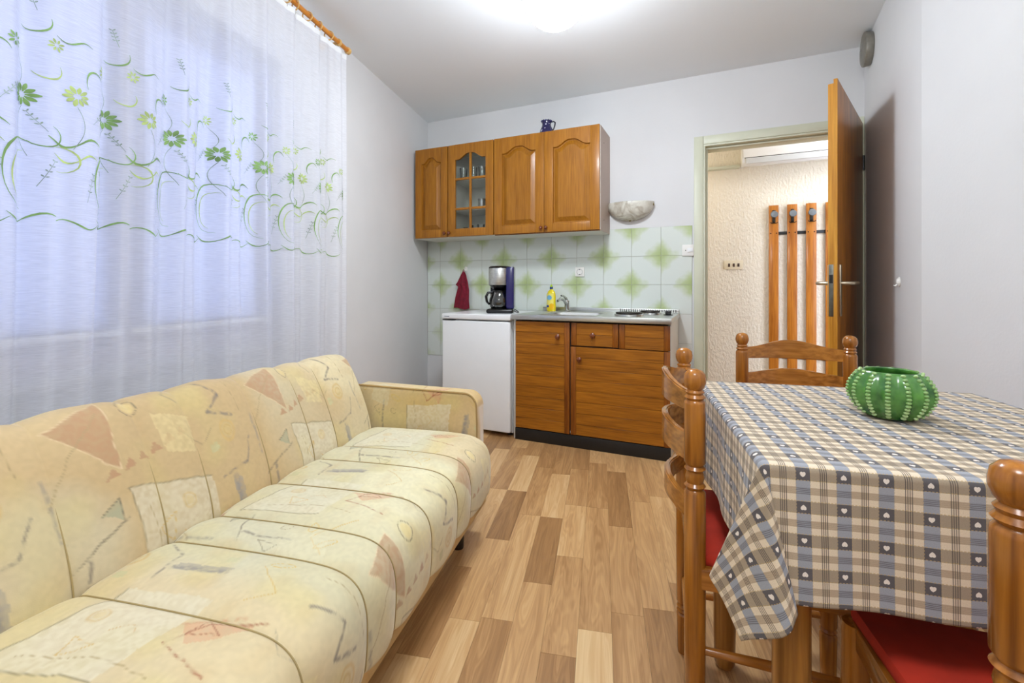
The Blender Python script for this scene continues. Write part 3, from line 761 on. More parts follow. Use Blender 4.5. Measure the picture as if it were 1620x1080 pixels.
# faucet
fc = empty('faucet', (1.335, -.10, Z1+.0005)); tag(fc, 'small chrome mixer faucet behind the sink', 'faucet')
bm = BM(); lathe(bm, [(.024, 0), (.024, .006), (.018, .012), (.0175, .07), (.02, .075), (.018, .082)], 20); link('faucet_body', bm, M_chrome, fc)
bm = BM(); tube(bm, [(0, -.008, .05), (-.008, -.05, .085), (-.02, -.10, .098), (-.03, -.135, .082)], [.011, .0105, .010, .009], 12); link('spout', bm, M_chrome, fc)
bm = BM(); tube(bm, [(0, 0, .080), (-.004, -.012, .100), (-.014, -.05, .118), (-.022, -.075, .120)], [.012, .010, .007, .006], 12); link('lever', bm, M_chrome, fc)

# detergent bottle
bt = empty('detergent_bottle', (1.215, -.115, Z1+.0005), math.radians(-22)); tag(bt, 'yellow dish detergent bottle with green cap beside the faucet', 'bottle')
def flat_lathe(bm, prof, n=28): lathe(bm, prof, n, sy=.6)
bm = BM(); flat_lathe(bm, [(.036, 0), (.041, .006), (.041, .03), (.038, .075), (.040, .105), (.038, .13), (.030, .152), (.014, .163), (.013, .17)]); link('bottle_body', bm, mat('yellow_plastic', (236, 214, 30), .25, var=.02, coat=.3), bt)
bm = BM(); lathe(bm, [(.012, .168), (.0125, .184), (.012, .186)], 18); link('neck_collar', bm, mat('blue_plastic', (30, 60, 110), .3), bt)
bm = BM(); lathe(bm, [(.009, .186), (.010, .194), (.006, .198), (.006, .204)], 18); link('cap', bm, mat('lime_plastic', (176, 210, 40), .3), bt)
def label_patch(parent, name, m, z0, z1, a0, a1, rx=.0392, ry=.0235, ell=False):
    P = []
    for t in np.linspace(0, 1, 10):
        row = []
        z = z0+(z1-z0)*t; half = 1 if not ell else math.sqrt(max(.02, 1-(2*t-1)**2))
        for q in np.linspace(-1, 1, 10):
            a = (a0+a1)/2+(a1-a0)/2*q*half
            row.append((rx*1.035*math.cos(a), ry*1.06*math.sin(a), z))
        P.append(row)
    return link(name, gridmesh(name, np.array(P)), m, parent, sm=False)
fa = -PI/2
label_patch(bt, 'label_yellow_panel', mat('pale_yellow_print', (240, 226, 110), .4), .038, .135, fa-.95, fa+.95, .0398, .0245)
label_patch(bt, 'label_oval', mat('light_blue_print', (120, 178, 210), .4), .085, .122, fa-.6, fa+.6, .0406, .0252, True)
label_patch(bt, 'label_blue_band', mat('navy_print', (26, 52, 120), .4), .030, .045, fa-.85, fa-.05, .0415, .0256)
label_patch(bt, 'label_lemon', mat('deep_yellow_print', (244, 190, 10), .4), .012, .06, fa+.0, fa+1.1, .0412, .0254, True)

# ------------------------------------------------------------------ fridge
fr = empty('refrigerator'); tag(fr, 'white under-counter refrigerator left of the base cabinet', 'refrigerator')
fx0, fx1 = .562, 1.100
bm = BM(); box(bm, fx0+.004, fx1, -.575, -.03, .02, .795, .004); link('fridge_body', bm, M_white, fr)
bm = BM(); box(bm, fx0, fx1-.002, -.632, -.580, .035, .786, .008, 3); dr = link('door', bm, M_white, fr)
bm = BM(); box(bm, fx0+.004, fx0+.10, -.634, -.60, .7865, .7925, .001); link('grip_recess', bm, M_black, dr)
bm = BM(); box(bm, fx0-.002, fx1+.003, -.636, -.03, .796, .834, .007, 3); link('fridge_top', bm, M_white, fr)
B1('badge', mat('badge_grey', (110, 116, 126), .4), fr, fx0+.02, fx0+.062, -.6368, -.6355, .811, .816, 0)
for x in (fx0+.04, fx1-.04):
    bm = BM(); lathe(bm, [(.018, 0), (.018, .02)], 14, c=(x, -.54, 0)); link('foot', bm, M_black, fr)
for x in (fx0+.04, fx1-.04):
    bm = BM(); lathe(bm, [(.018, 0), (.018, .02)], 14, c=(x, -.08, 0)); link('foot', bm, M_black, fr)

# ------------------------------------------------------------------ coffee maker
cm = empty('coffee_maker', (.925, -.40, .834), math.radians(20)); tag(cm, 'black and steel drip coffee maker with glass carafe on the refrigerator', 'coffee maker')
M_blue = mat('dark_blue_reservoir', (22, 18, 84), .2, coat=.3)
bm = BM(); box(bm, -.10, .095, -.11, .09, 0, .032, .014, 3); link('base', bm, M_black, cm)
bm = BM(); box(bm, .040, .098, -.075, .09, .03, .335, .012, 3); link('water_tank', bm, M_blue, cm)
bm = BM(); box(bm, -.085, .045, .03, .09, .03, .20, .01, 2); link('back_column', bm, M_black, cm)
bm = BM(); lathe(bm, [(.078, .205), (.080, .21), (.080, .322), (.078, .327)], 36, c=(-.012, -.005, 0), sy=1.05); link('steel_housing', bm, M_steel, cm)
bm = BM(); lathe(bm, [(.079, .326), (.080, .334), (.07, .342), (.001, .343)], 36, c=(-.012, -.005, 0), sy=1.05); box(bm, .02, .096, -.07, .085, .322, .338, .006); link('lid', bm, M_black, cm)
bm = BM(); lathe(bm, [(.035, .165), (.062, .185), (.079, .206), (.001, .206)], 32, c=(-.012, -.005, 0)); link('filter_holder', bm, M_black, cm)
bm = BM(); lathe(bm, [(.048, .034), (.066, .045), (.074, .075), (.070, .105), (.052, .145), (.046, .155), (.044, .155), (.050, .143), (.068, .105), (.072, .075), (.064, .047), (.001, .037)], 32, c=(-.015, -.02, 0), cap=False); ca = link('carafe', bm, M_ware, cm)
bm = BM(); lathe(bm, [(.048, .150), (.050, .155), (.048, .163), (.001, .165)], 28, c=(-.015, -.02, 0)); link('carafe_lid', bm, M_black, ca)
bm = BM(); tube(bm, [(-.058, -.04, .152), (-.092, -.055, .148), (-.105, -.06, .12), (-.100, -.058, .085), (-.083, -.05, .062)], [.008, .009, .010, .009, .006], 10); link('carafe_handle', bm, M_black, ca)
bm = BM(); tube(bm, [(.10, .05, .02), (.13, -.02, .006), (.125, -.08, .006), (.10, -.10, .02)], .004, 8); link('power_cord', bm, mat('grey_cord', (90, 90, 92), .5), cm)

# ------------------------------------------------------------------ towel + hook
hk = empty('wall_hook', (.401, -.0075, 1.176)); tag(hk, 'small white adhesive hook on the tiles, holding the red towel', 'hook')
bm = BM(); lathe(bm, [(.013, 0), (.013, .003), (.011, .005)], 20, M=Matrix.Rotation(PI/2, 4, 'X'), sy=1.7); link('hook_plate', bm, M_plast, hk)
bm = BM(); tube(bm, [(0, -.004, -.002), (0, -.012, -.016), (0, -.020, -.016), (0, -.022, -.006)], .003, 8); link('hook_arm', bm, M_plast, hk)
tw = empty('dish_towel', (.395, -.03, 1.155)); tag(tw, 'dark red dish towel hanging from the white tile hook', 'towel')
zs = np.linspace(0, 1, 60); xs = np.linspace(0, 1, 50)
Z_, X_ = np.meshgrid(zs, xs, indexing='ij')
left_e = np.interp(Z_, [0, .1, .3, .36, .42, .7, 1], [-.010, -.030, -.060, -.075, -.050, -.075, -.092])
right_e = np.interp(Z_, [0, .1, .3, .5, .8, 1], [.012, .026, .045, .055, .052, .056])
Xp = left_e+(right_e-left_e)*X_
Yp = -.006-.013*(.5+.5*np.sin(X_*15+Z_*2.0))*np.clip(Z_*3, .3, 1)-.010*np.exp(-((X_-.45-Z_*.25)/.12)**2)
Zp = -Z_*.312-.01*np.sin(X_*3)*(Z_)+.006*np.sin(X_*6)
Pf = np.stack([Xp, Yp, Zp], -1)
me = gridmesh('towel_cloth', Pf); o = link('towel_cloth', me, mat('burgundy_terry', (128, 26, 46), .95, bump=.5, bscale=400, var=.12, vscale=40), tw, sm=False)
sm_ = o.modifiers.new('thickness', 'SOLIDIFY'); sm_.thickness = .004
bm = BM(); tube(bm, [(-.006, -.010, -.004), (-.004, -.012, .012), (.002, -.013, .016), (.008, -.012, .010), (.006, -.010, -.004)], .0022, 8); link('hanging_loop', bm, MATS['burgundy_terry'], tw)

# ------------------------------------------------------------------ sockets & switches
def plate(name, lab, cat, x, z, wd, hd, yb=-.008, m=M_plast):
    e = empty(name, (x, yb, z)); tag(e, lab, cat)
    bm = BM(); box(bm, -wd/2, wd/2, -.009, 0, -hd/2, hd/2, .003, 2); link('cover_plate', bm, m, e); return e
s1 = plate('power_socket', 'square white power socket on the green tiles above the worktop', 'socket', 1.411, 1.139, .072, .072)
bm = BM(); lathe(bm, [(.024, 0), (.024, .003), (.021, .003), (.020, -.004), (.001, -.004)], 28, M=Matrix.Translation((0, -.0095, 0)) @ Matrix.Rotation(PI/2, 4, 'X'), cap=False); link('socket_well', bm, mat('socket_grey', (186, 184, 180), .4), s1)
bm = BM()
for dx in (-.0095, .0095): lathe(bm, [(.0032, 0), (.0032, .001)], 10, M=Matrix.Translation((dx, -.0065, 0)) @ Matrix.Rotation(PI/2, 4, 'X'))
box(bm, -.004, .004, -.0125, -.0095, .0165, .021); box(bm, -.004, .004, -.0125, -.0095, -.021, -.0165)
link('socket_hole', bm, M_black, s1)
s2 = plate('light_switch', 'white light switch on the tiles beside the door frame', 'switch', 2.190, 1.281, .078, .080)
B1('rocker', M_white, s2, -.004, .033, -.014, -.009, -.014, .016, .002)
B1('indicator', M_black, s2, -.018, -.012, -.0098, -.009, -.004, .003, 0)
s3 = plate('hall_switch', 'ivory three-way switch plate on rough cream hall wall', 'switch', 2.506, 1.211, .145, .076, .899, mat('ivory_plastic', (226, 214, 186), .4))
for k in range(3): B1('toggle', mat('brown_toggle', (66, 44, 30), .4), s3, -.042+k*.036, -.026+k*.036, -.012, -.009, -.016, .012, .001)

# wall sconce
sc = empty('wall_sconce', (1.795, -.001, 1.585)); tag(sc, 'half-round marbled glass wall lamp right of the wall cabinets', 'wall lamp')
def marble():
    m = mat('marbled_alabaster_glass', (206, 204, 192), .25)
    nt = m.node_tree; N = nt.nodes; L = nt.links; b = N['Principled BSDF']
    tc = N.new('ShaderNodeTexCoord'); n = N.new('ShaderNodeTexNoise'); n.inputs['Scale'].default_value = 14; n.inputs['Detail'].default_value = 6; n.inputs['Distortion'].default_value = 1.4; L.new(tc.outputs['Object'], n.inputs['Vector'])
    r = N.new('ShaderNodeValToRGB'); e = r.color_ramp.elements; e[0].position = .33; e[0].color = lin((172, 163, 146)); e[1].position = .58; e[1].color = lin((214, 212, 200)); L.new(n.outputs['Fac'], r.inputs[0]); L.new(r.outputs[0], b.inputs['Base Color'])
    b.inputs['Transmission Weight'].default_value = 0.0; return m
P = []
for a in np.linspace(0, PI/2, 18):           # a: 0 at top rim .. PI/2 bottom
    row = []
    for q in np.linspace(0, PI, 36):
        R_ = .163
        row.append((R_*math.cos(q), -.012-.100*math.sin(q)*math.cos(a)**.8, .055-.128*math.sin(a)*math.sin(q)**.85))
    P.append(row)
o = link('glass_shade', gridmesh('glass_shade', np.array(P)), marble(), sc, sm=False)
md = o.modifiers.new('thickness', 'SOLIDIFY'); md.thickness = .005
B1('back_plate', M_plast, sc, -.06, .06, -.008, 0, -.03, .03, .003)
for (x, y, z) in ((-.160, -.018, .033), (.160, -.018, .033), (0, -.024, -.073)):
    bm = BM(); lathe(bm, [(.0045, 0), (.0045, .014), (.009, .016), (.0105, .021), (.009, .027), (.004, .029)], 14, M=Matrix.Translation((x, y+.010, z)) @ Matrix.Rotation(PI/2, 4, 'X')); link('clip', bm, M_brass, sc)

# ------------------------------------------------------------------ door
dor = struct(empty('door_1')); 
for a in ((2.229, 2.289, -.016, .002, 0, 2.068), (3.158, 3.197, -.016, .002, 0, 2.068)):
    B1('architrave', M_frame, dor, *a, .003)
B1('architrave', M_frame, dor, 2.2895, 3.1575, -.016, .002, 2.010, 2.068, .003)
bm = BM(); box(bm, 2.289, 2.302, -.010, .13, 0, 1.998, .002); box(bm, 2.302, 2.316, .030, .13, 0, 1.986, .002)
box(bm, 3.140, 3.157, -.008, .13, 0, 1.998, .002); box(bm, 2.289, 3.157, -.010, .13, 1.998, 2.011, .002); box(bm, 2.302, 3.14, .030, .13, 1.984, 1.998, .002)
link('jamb_lining', bm, M_frame, dor)
# leaf: local x from hinge to free edge, y = thickness (room face at y=0, rest at +y)
HP = Vector((3.184, -.034, 0)); FP = Vector((2.896, -.825, 0)); dv = (FP-HP); LW_ = dv.length
ang = math.atan2(dv.y, dv.x)
leaf = empty('door_leaf', HP, ang, dor)
# +y local = left of direction hinge->free ... faces right wall is the outer (rebated) face
nloc = Vector((-math.sin(ang), math.cos(ang), 0))
sgn = -1 if nloc.x < 0 else 1     # we want body to extend away from right wall (towards -x)
sb = 1 if nloc.x < 0 else -1
def yb(a, b): return (min(a*sb, b*sb), max(a*sb, b*sb))
bm = BM(); y0, y1 = yb(0, .016); box(bm, 0, LW_-.001, y0, y1, .012, 2.020, .0015); y0, y1 = yb(.0161, .040); box(bm, .013, LW_-.014, y0, y1, .012, 2.005, .0015)
# free edge lipping as a separate, lighter wood strip
lf = link('leaf_board', bm, M_doorw, leaf)
bm = BM(); y0, y1 = yb(0.0005, .0158); box(bm, LW_-.001, LW_+.001, y0, y1, .013, 2.019); y0, y1 = yb(.0163, .0398); box(bm, LW_-.014, LW_-.012, y0, y1, .013, 2.004); link('edge_lipping', bm, M_doore, leaf)
bm = BM(); y0, y1 = yb(.017, .037); box(bm, LW_-.0122, LW_-.0098, y0, y1, .885, 1.135, .0012); lp = link('lock_plate', bm, mat('grey_zinc', (112, 112, 104), .4, .9, var=.1, vscale=50), leaf)
bm = BM(); y0, y1 = yb(.020, .034); box(bm, LW_-.0099, LW_-.0085, y0, y1, 1.045, 1.085); link('latch_bolt', bm, M_black, leaf)
for side, yy in (('room', -.0), ('hall', .040)):
    d = -1 if side == 'room' else 1
    a, b = yb(yy, yy+d*.007)
    bm = BM(); box(bm, LW_-.075, LW_-.042, a, b, .885, 1.135, .003, 2); hp = link('handle_plate', bm, M_satin, leaf)
    bm = BM(); xx = LW_-.058
    tube(bm, [(xx, sb*(yy+d*.004), 1.045), (xx, sb*(yy+d*.040), 1.045), (xx-.008, sb*(yy+d*.052), 1.045), (xx-.03, sb*(yy+d*.056), 1.046), (xx-.125, sb*(yy+d*.056), 1.047)], [.010, .009, .009, .009, .008], 12)
    link('door_handle', bm, M_satin, leaf)
for z in (.25, 1.78):
    bm = BM(); lathe(bm, [(.007, -.045), (.007, .045)], 12, c=(-.002, sb*-.002, z)); link('hinge', bm, M_black, leaf)
# door stop hook on right wall
rn = Vector((-.997, .072, 0))
rwp = Vector((3.144, -.781, 1.052))
hk2 = empty('wall_hook', rwp+rn*.001, math.atan2(rn.y, rn.x)-PI/2); tag(hk2, 'tiny white hook on the right wall beside the open door', 'hook')
bm = BM(); lathe(bm, [(.014, 0), (.014, .004), (.009, .010), (.006, .013)], 18, M=Matrix.Rotation(-PI/2, 4, 'X'), sy=1.5); link('hook_plate', bm, M_plast, hk2)
bm = BM(); tube(bm, [(0, .006, -.006), (0, .016, -.02), (0, .022, -.016)], .003, 8); link('hook_arm', bm, M_plast, hk2)
# flue cover
vn = Vector((3.186, -.190, 2.400))+rn*.001
fv = empty('flue_cover', vn, math.atan2(rn.y, rn.x)-PI/2-.0); tag(fv, 'round grey metal flue cover high on the right wall', 'vent cover')
bm = BM(); lathe(bm, [(.090, 0), (.092, .006), (.096, .030), (.094, .036), (.086, .040), (.05, .045), (.001, .047)], 36, M=Matrix.Rotation(-PI/2, 4, 'X') @ Matrix.Rotation(0, 4, 'Z')); link('cover_disc', bm, mat('dull_grey_metal', (140, 136, 126), .45, .5, var=.08, vscale=25), fv)
bm = BM(); lathe(bm, [(.006, 0), (.006, .004), (.002, .006)], 10, M=Matrix.Translation((0, .046, 0)) @ Matrix.Rotation(-PI/2, 4, 'X')); link('centre_screw', bm, M_chrome, fv)

# ------------------------------------------------------------------ hall: coat rack, air conditioner
cr = empty('coat_rack', (0, .899, 0)); tag(cr, 'coat rack of four orange wooden slats with grey knobs on the hall wall', 'coat rack')
for k in range(4):
    x = 2.768+.1312*k; z1 = 1.694
    sl = B1('slat', M_rackw, cr, x, x+.070, -.030, -.012, .22, z1, .0015)
    bm = BM(); c = (x+.036, -.030, 1.615)
    lathe(bm, [(.008, 0), (.008, .022), (.026, .030), (.028, .036), (.024, .044), (.001, .046)], 20, M=Matrix.Translation(c) @ Matrix.Rotation(PI/2, 4, 'X')); link('knob', bm, mat('grey_knob', (118, 124, 128), .35, .3), sl)
    bm = BM(); box(bm, x+.024, x+.048, -.034, -.030, 1.545, 1.655, .003)
    tube(bm, [(x+.036, -.033, 1.56), (x+.036, -.055, 1.545), (x+.036, -.062, 1.56)], .004, 8)
    for sg in (-1, 1): tube(bm, [(x+.036, -.034, 1.555), (x+.036+sg*.014, -.045, 1.543), (x+.036+sg*.026, -.055, 1.552)], .003, 8)
    link('hook', bm, mat('dark_iron', (52, 46, 38), .5, .6, var=.15), sl)
for z in (1.465, .45): B1('crossbar', mat('black_bar', (34, 34, 34), .4, .3), cr, 2.775, 3.225, -.0115, -.004, z-.012, z+.012, .001)
bm = BM()
for k in range(4):
    for dx in (.014, .056): lathe(bm, [(.005, 0), (.004, .003)], 8, M=Matrix.Translation((2.768+.1312*k+dx, -.030, 1.465)) @ Matrix.Rotation(PI/2, 4, 'X'))
link('slat_screws', bm, M_black, cr)
ac = empty('air_conditioner', (2.562, .899, 2.005)); tag(ac, 'white wall-mounted air conditioner in the hall above the coat rack', 'air conditioner')
bm = BM(); prism(bm, [(0, .03), (-.17, 0.0), (-.195, .02), (-.20, .06), (-.20, .24), (-.17, .27), (0, .275)], 0, .80, 'x', bev=.006); link('housing', bm, M_white, ac)
bm = BM(); prism(bm, [(-.205, .062), (-.201, .062), (-.201, .24), (-.205, .24)], .01, .79, 'x'); link('front_panel', bm, M_plast, ac)
bm = BM(); prism(bm, [(-.196, .010), (-.201, .014), (-.206, .056), (-.202, .056)], .03, .77, 'x'); link('air_flap', bm, mat('flap_grey', (206, 208, 206), .4), ac)
B1('outlet_slot', M_black, ac, .02, .78, -.2022, -.2005, .0565, .0605, 0)
bm = BM(); tube(bm, [(3.315-2.562+.0, -.02, .03), (3.315-2.562, -.02, -.08)], .012, 10); link('drain_pipe', bm, M_plast, ac)

# hall lights: a ceiling fitting out of sight to the left and a cooler one to the right
def area(name, loc, size, power, col):
    l = bpy.data.lights.new(name, 'POINT'); l.energy = power; l.color = col; l.shadow_soft_size = size; o = bpy.data.objects.new(name, l); COL.objects.link(o); o.location = loc; return o
area('hall_light', (3.45, .40, 2.2), .08, 7, (1, .97, .94))
area('hall_light_warm', (1.75, .45, 1.9), .08, 6, (1, .84, .62))

# ------------------------------------------------------------------ chairs
def post_profile(h=.858, back=True):
    p = [(.017, 0), (.0185, .01), (.0195, .10), (.020, .108), (.0165, .112), (.020, .118), (.0175, .124), (.020, .130), (.0165, .138), (.0205, .145), (.0215, .30),
         (.0215, .600), (.0165, .606), (.0215, .614), (.0165, .620), (.019, .632), (.0165, .644), (.0215, .650), (.0165, .656), (.0215, .663), (.0215, .785),
         (.0205, .790), (.0165, .794), (.021, .799), (.0165, .805), (.019, .810), (.0150, .815), (.0190, .820), (.0225, .830), (.0225, .838), (.0205, .848), (.0140, .855), (.006, .858), (.001, .8585)]
    return p
def leg_profile():
    return [(.016, 0), (.0185, .01), (.020, .12), (.0165, .126), (.020, .132), (.0165, .138), (.0205, .146), (.0215, .3), (.0205, .43), (.019, .444)]
def make_chair():
    root = empty('dining_chair')
    hw, dp = .172, .355
    for sx in (-1, 1):
        bm = BM(); lathe(bm, post_profile(), 24, c=(sx*hw, 0, 0)); link('back_post', bm, M_pine, root)
        bm = BM(); lathe(bm, leg_profile(), 20, c=(sx*(hw+.012), dp, 0)); link('front_leg', bm, M_pine, root)
    # bowed slats between the posts
    def slat(z0, z1, hump, bow, name='back_slat'):
        n = 22; P = BM(); rows = []
        for i in range(n+1):
            t = i/n; x = -hw+.012+(2*hw-.024)*t; y = -bow*math.sin(PI*t)
            e = abs(2*t-1); hh = hump*(.5+.5*math.cos(PI*min(1, e/.95)))
            a, b = z0-hump*.15*(1-e*e), z1+hh
            rows.append([P.verts.new((x, y-.007, a)), P.verts.new((x, y+.007, a)), P.verts.new((x, y+.007, b)), P.verts.new((x, y-.007, b))])
        for A, B in zip(rows[:-1], rows[1:]):
            for j in range(4): P.faces.new((A[j], A[(j+1) % 4], B[(j+1) % 4], B[j]))
        P.faces.new(rows[0]); P.faces.new(list(reversed(rows[-1])))
        es = [e for e in P.edges if abs((e.verts[0].co-e.verts[1].co).x) > .005]
        bmesh.ops.bevel(P, geom=es, offset=.003, segments=2, affect='EDGES')
        return link(name, P, M_pine_x, root)
    slat(.765, .806, .024, .056); slat(.655, .712, .012, .056); slat(.53, .572, .010, .05)
    # seat frame and cushion
    bm = BM(); box(bm, -hw-.020, hw+.020, dp-.012, dp+.012, .405, .445, .003); box(bm, -hw+.01, hw-.01, -.010, .010, .405, .445, .003)
    link('seat_rail', bm, M_pine_x, root)
    for sx in (-1, 1):
        bm = BM(); box(bm, sx*(hw+.008)-.010, sx*(hw+.008)+.010, .0, dp, .405, .448, .003); link('seat_rail', bm, M_pine_y, root)
    bm = BM()
    vs = prism(bm, [(-hw+.004, .016), (hw-.004, .016), (hw+.016, dp+.006), (-hw-.016, dp+.006)], .438, .470, 'z', bev=.012)
    link('seat_cushion', bm, M_red, root)
    for sx in (-1, 1):
        for z in (.145+.02, .27):
            bm = BM(); tube(bm, [(sx*hw, .005, z), (sx*(hw+.006), dp/2, z), (sx*(hw+.012), dp-.005, z)], [.008, .0105, .008], 10); link('stretcher', bm, M_pine_y, root)
    bm = BM(); tube(bm, [(-hw, 0, .215), (0, 0, .215), (hw, 0, .215)], [.008, .0105, .008], 10); link('stretcher', bm, M_pine_x, root)
    bm = BM(); tube(bm, [(-hw-.01, dp, .235), (0, dp, .235), (hw+.01, dp, .235)], [.008, .0105, .008], 10); link('stretcher', bm, M_pine_x, root)
    return root
M_red = mat('red_velour', (184, 44, 20), .85, bump=.15, bscale=30, var=.12, vscale=12)
ch = make_chair()
def put(o, mx, my, fx, fy, lab):
    o.location = (mx, my, 0); o.rotation_euler = (0, 0, math.atan2(fy, fx)-PI/2); tag(o, lab, 'chair', 'dining chairs around the checked table')
c2 = copy_tree(ch); c3 = copy_tree(ch)
put(ch, 2.307, -2.227, .985, .12, 'turned pine ladder-back chair with red seat at the left side of the table')
put(c2, 2.628, -1.508, .13, -.99, 'turned pine ladder-back chair behind the table, backed to the door')
put(c3, 2.815, -2.788, -.117, .993, 'turned pine ladder-back chair with red seat nearest the camera')

# ------------------------------------------------------------------ table
TA = math.radians(10.2); TC = Vector((2.438, -2.624, 0))   # near-left corner of the top
tbw, tbd = .640, .612
tb = empty('dining_table', TC, TA); tag(tb, 'small square pine table under the checked tablecloth', 'table')
bm = BM(); box(bm, .008, tbw-.008, .008, tbd-.008, .732, .754, .004); link('tabletop', bm, M_pine_x, tb)
bm = BM(); box(bm, .06, tbw-.06, .05, .065, .66, .732); box(bm, .06, tbw-.06, tbd-.065, tbd-.05, .66, .732); box(bm, .05, .065, .05, tbd-.05, .66, .732); box(bm, tbw-.065, tbw-.05, .05, tbd-.05, .66, .732); link('apron', bm, M_pine_x, tb)
M_leg = wood('table_leg_wood', (118, 74, 26), (170, 118, 54), 'z', .3, .4, .6)
for x, y in ((.052, .050), (tbw-.052, .050), (.052, tbd-.05), (tbw-.052, tbd-.05)):
    bm = BM(); lathe(bm, [(.020, 0), (.026, .012), (.028, .1), (.028, .66), (.028, .732)], 24, c=(x, y, 0)); link('leg', bm, M_leg, tb)

# tablecloth -------------------------------------------------------
LH = .207; RD = .010; ZT = .7605
def slerp_path(keys):
    """keys: list of (angle, dir). returns function angle -> unit dir"""
    ks = [(a, np.array(d, float)/np.linalg.norm(d)) for a, d in keys]
    def f(a):
        for (a0, d0), (a1, d1) in zip(ks[:-1], ks[1:]):
            if a <= a1+1e-9:
                t = (a-a0)/(a1-a0); t = min(1, max(0, t)); d = d0*(1-t)+d1*t
                return d/np.linalg.norm(d)
        return ks[-1][1]
    return f
dg = math.radians
# corner fan: angle measured from front-face ray (0) to side-face ray (90); local frame: x outwards across side(-x), y outwards front(-y)
# directions given as (out_side, out_front, z)
fan_nl = slerp_path([(0, (.0, .05, -1)), (dg(15), (-.20, .12, -1)), (dg(31), (-.10, .21, -1)), (dg(45), (.10, -.04, -1)), (dg(57), (.22, -.10, -1)), (dg(69), (.37, -.15, -1)), (dg(78), (.24, -.16, -1)), (dg(90), (.05, .0, -1))])
fan_fl = slerp_path([(0, (.0, .05, -1)), (dg(25), (-.05, .35, -1)), (dg(50), (-.1, .62, -1)), (dg(70), (-.05, .35, -1)), (dg(90), (.04, .0, -1))])
fan_gen = slerp_path([(0, (.0, .04, -1)), (dg(14), (.0, .18, -1)), (dg(30), (.28, .40, -1)), (dg(45), (.50, .50, -1)), (dg(60), (.40, .28, -1)), (dg(76), (.18, .0, -1)), (dg(90), (.04, .0, -1))])
def cloth_pt(u, v):
    """u,v flat cloth coordinates; table spans 0..tbw, 0..tbd"""
    a = -u if u < 0 else (u-tbw if u > tbw else 0); b = -v if v < 0 else (v-tbd if v > tbd else 0)
    cx = min(max(u, 0), tbw); cy = min(max(v, 0), tbd); sx = -1 if u < 0 else 1; sy = -1 if v < 0 else 1
    if a == 0 and b == 0:
        return (u, v, ZT+.0004*math.sin(u*30)*math.sin(v*27))
    r = math.hypot(a, b)
    th = math.atan2(a, b)            # 0 = front/back face, 90 = side face
    if a == 0 or b == 0:
        s = r; arc_ = RD*PI/2
        if s < arc_:
            q = s/RD; out = RD*math.sin(q); dz = RD*(1-math.cos(q))
        else:
            k = s-arc_; out = RD+k*(.03+.02*math.sin((u if b else v)*13+1.3)); dz = RD+k
        w_ = .0035*math.sin((u if b else v)*34)*min(1, s/.15)
        # hem lifts slightly towards the corner
        if b: return (cx, cy+sy*(out+w_), ZT-dz)
        return (cx+sx*(out+w_), cy, ZT-dz)
    f = fan_nl if (u < 0 and v < 0) else (fan_fl if (u < 0 and v > tbd) else fan_gen)
    d = sum(f(min(PI/2, max(0, th+q))) for q in (-.06, -.03, 0, .03, .06))/5; d = d/np.linalg.norm(d)
    # start of ray follows the rounded edge
    s = r; arc_ = RD*PI/2
    ho = math.hypot(d[0], d[1])
    if s < arc_:
        q = s/RD; o_ = RD*math.sin(q); dz = RD*(1-math.cos(q)); k = 0
    else: k = s-arc_; o_ = RD; dz = RD
    ea, eb = math.sin(th), math.cos(th)
    return (cx+sx*(o_*ea+k*d[0]), cy+sy*(o_*eb+k*d[1]), ZT-dz+k*d[2])
us = np.unique(np.concatenate([np.linspace(-LH, 0, 76), np.linspace(-.016, 0, 9), np.linspace(0, tbw, 60), np.linspace(tbw, tbw+.016, 7), np.linspace(tbw, tbw+LH, 40)]).round(5))
vs_ = np.unique(np.concatenate([np.linspace(-LH, 0, 76), np.linspace(-.016, 0, 9), np.linspace(0, tbd, 60), np.linspace(tbd, tbd+.016, 7), np.linspace(tbd, tbd+LH, 40)]).round(5))
Pc = np.array([[cloth_pt(u, v) for v in vs_] for u in us]); UVc = np.array([[(u+1, v+1) for v in vs_] for u in us])
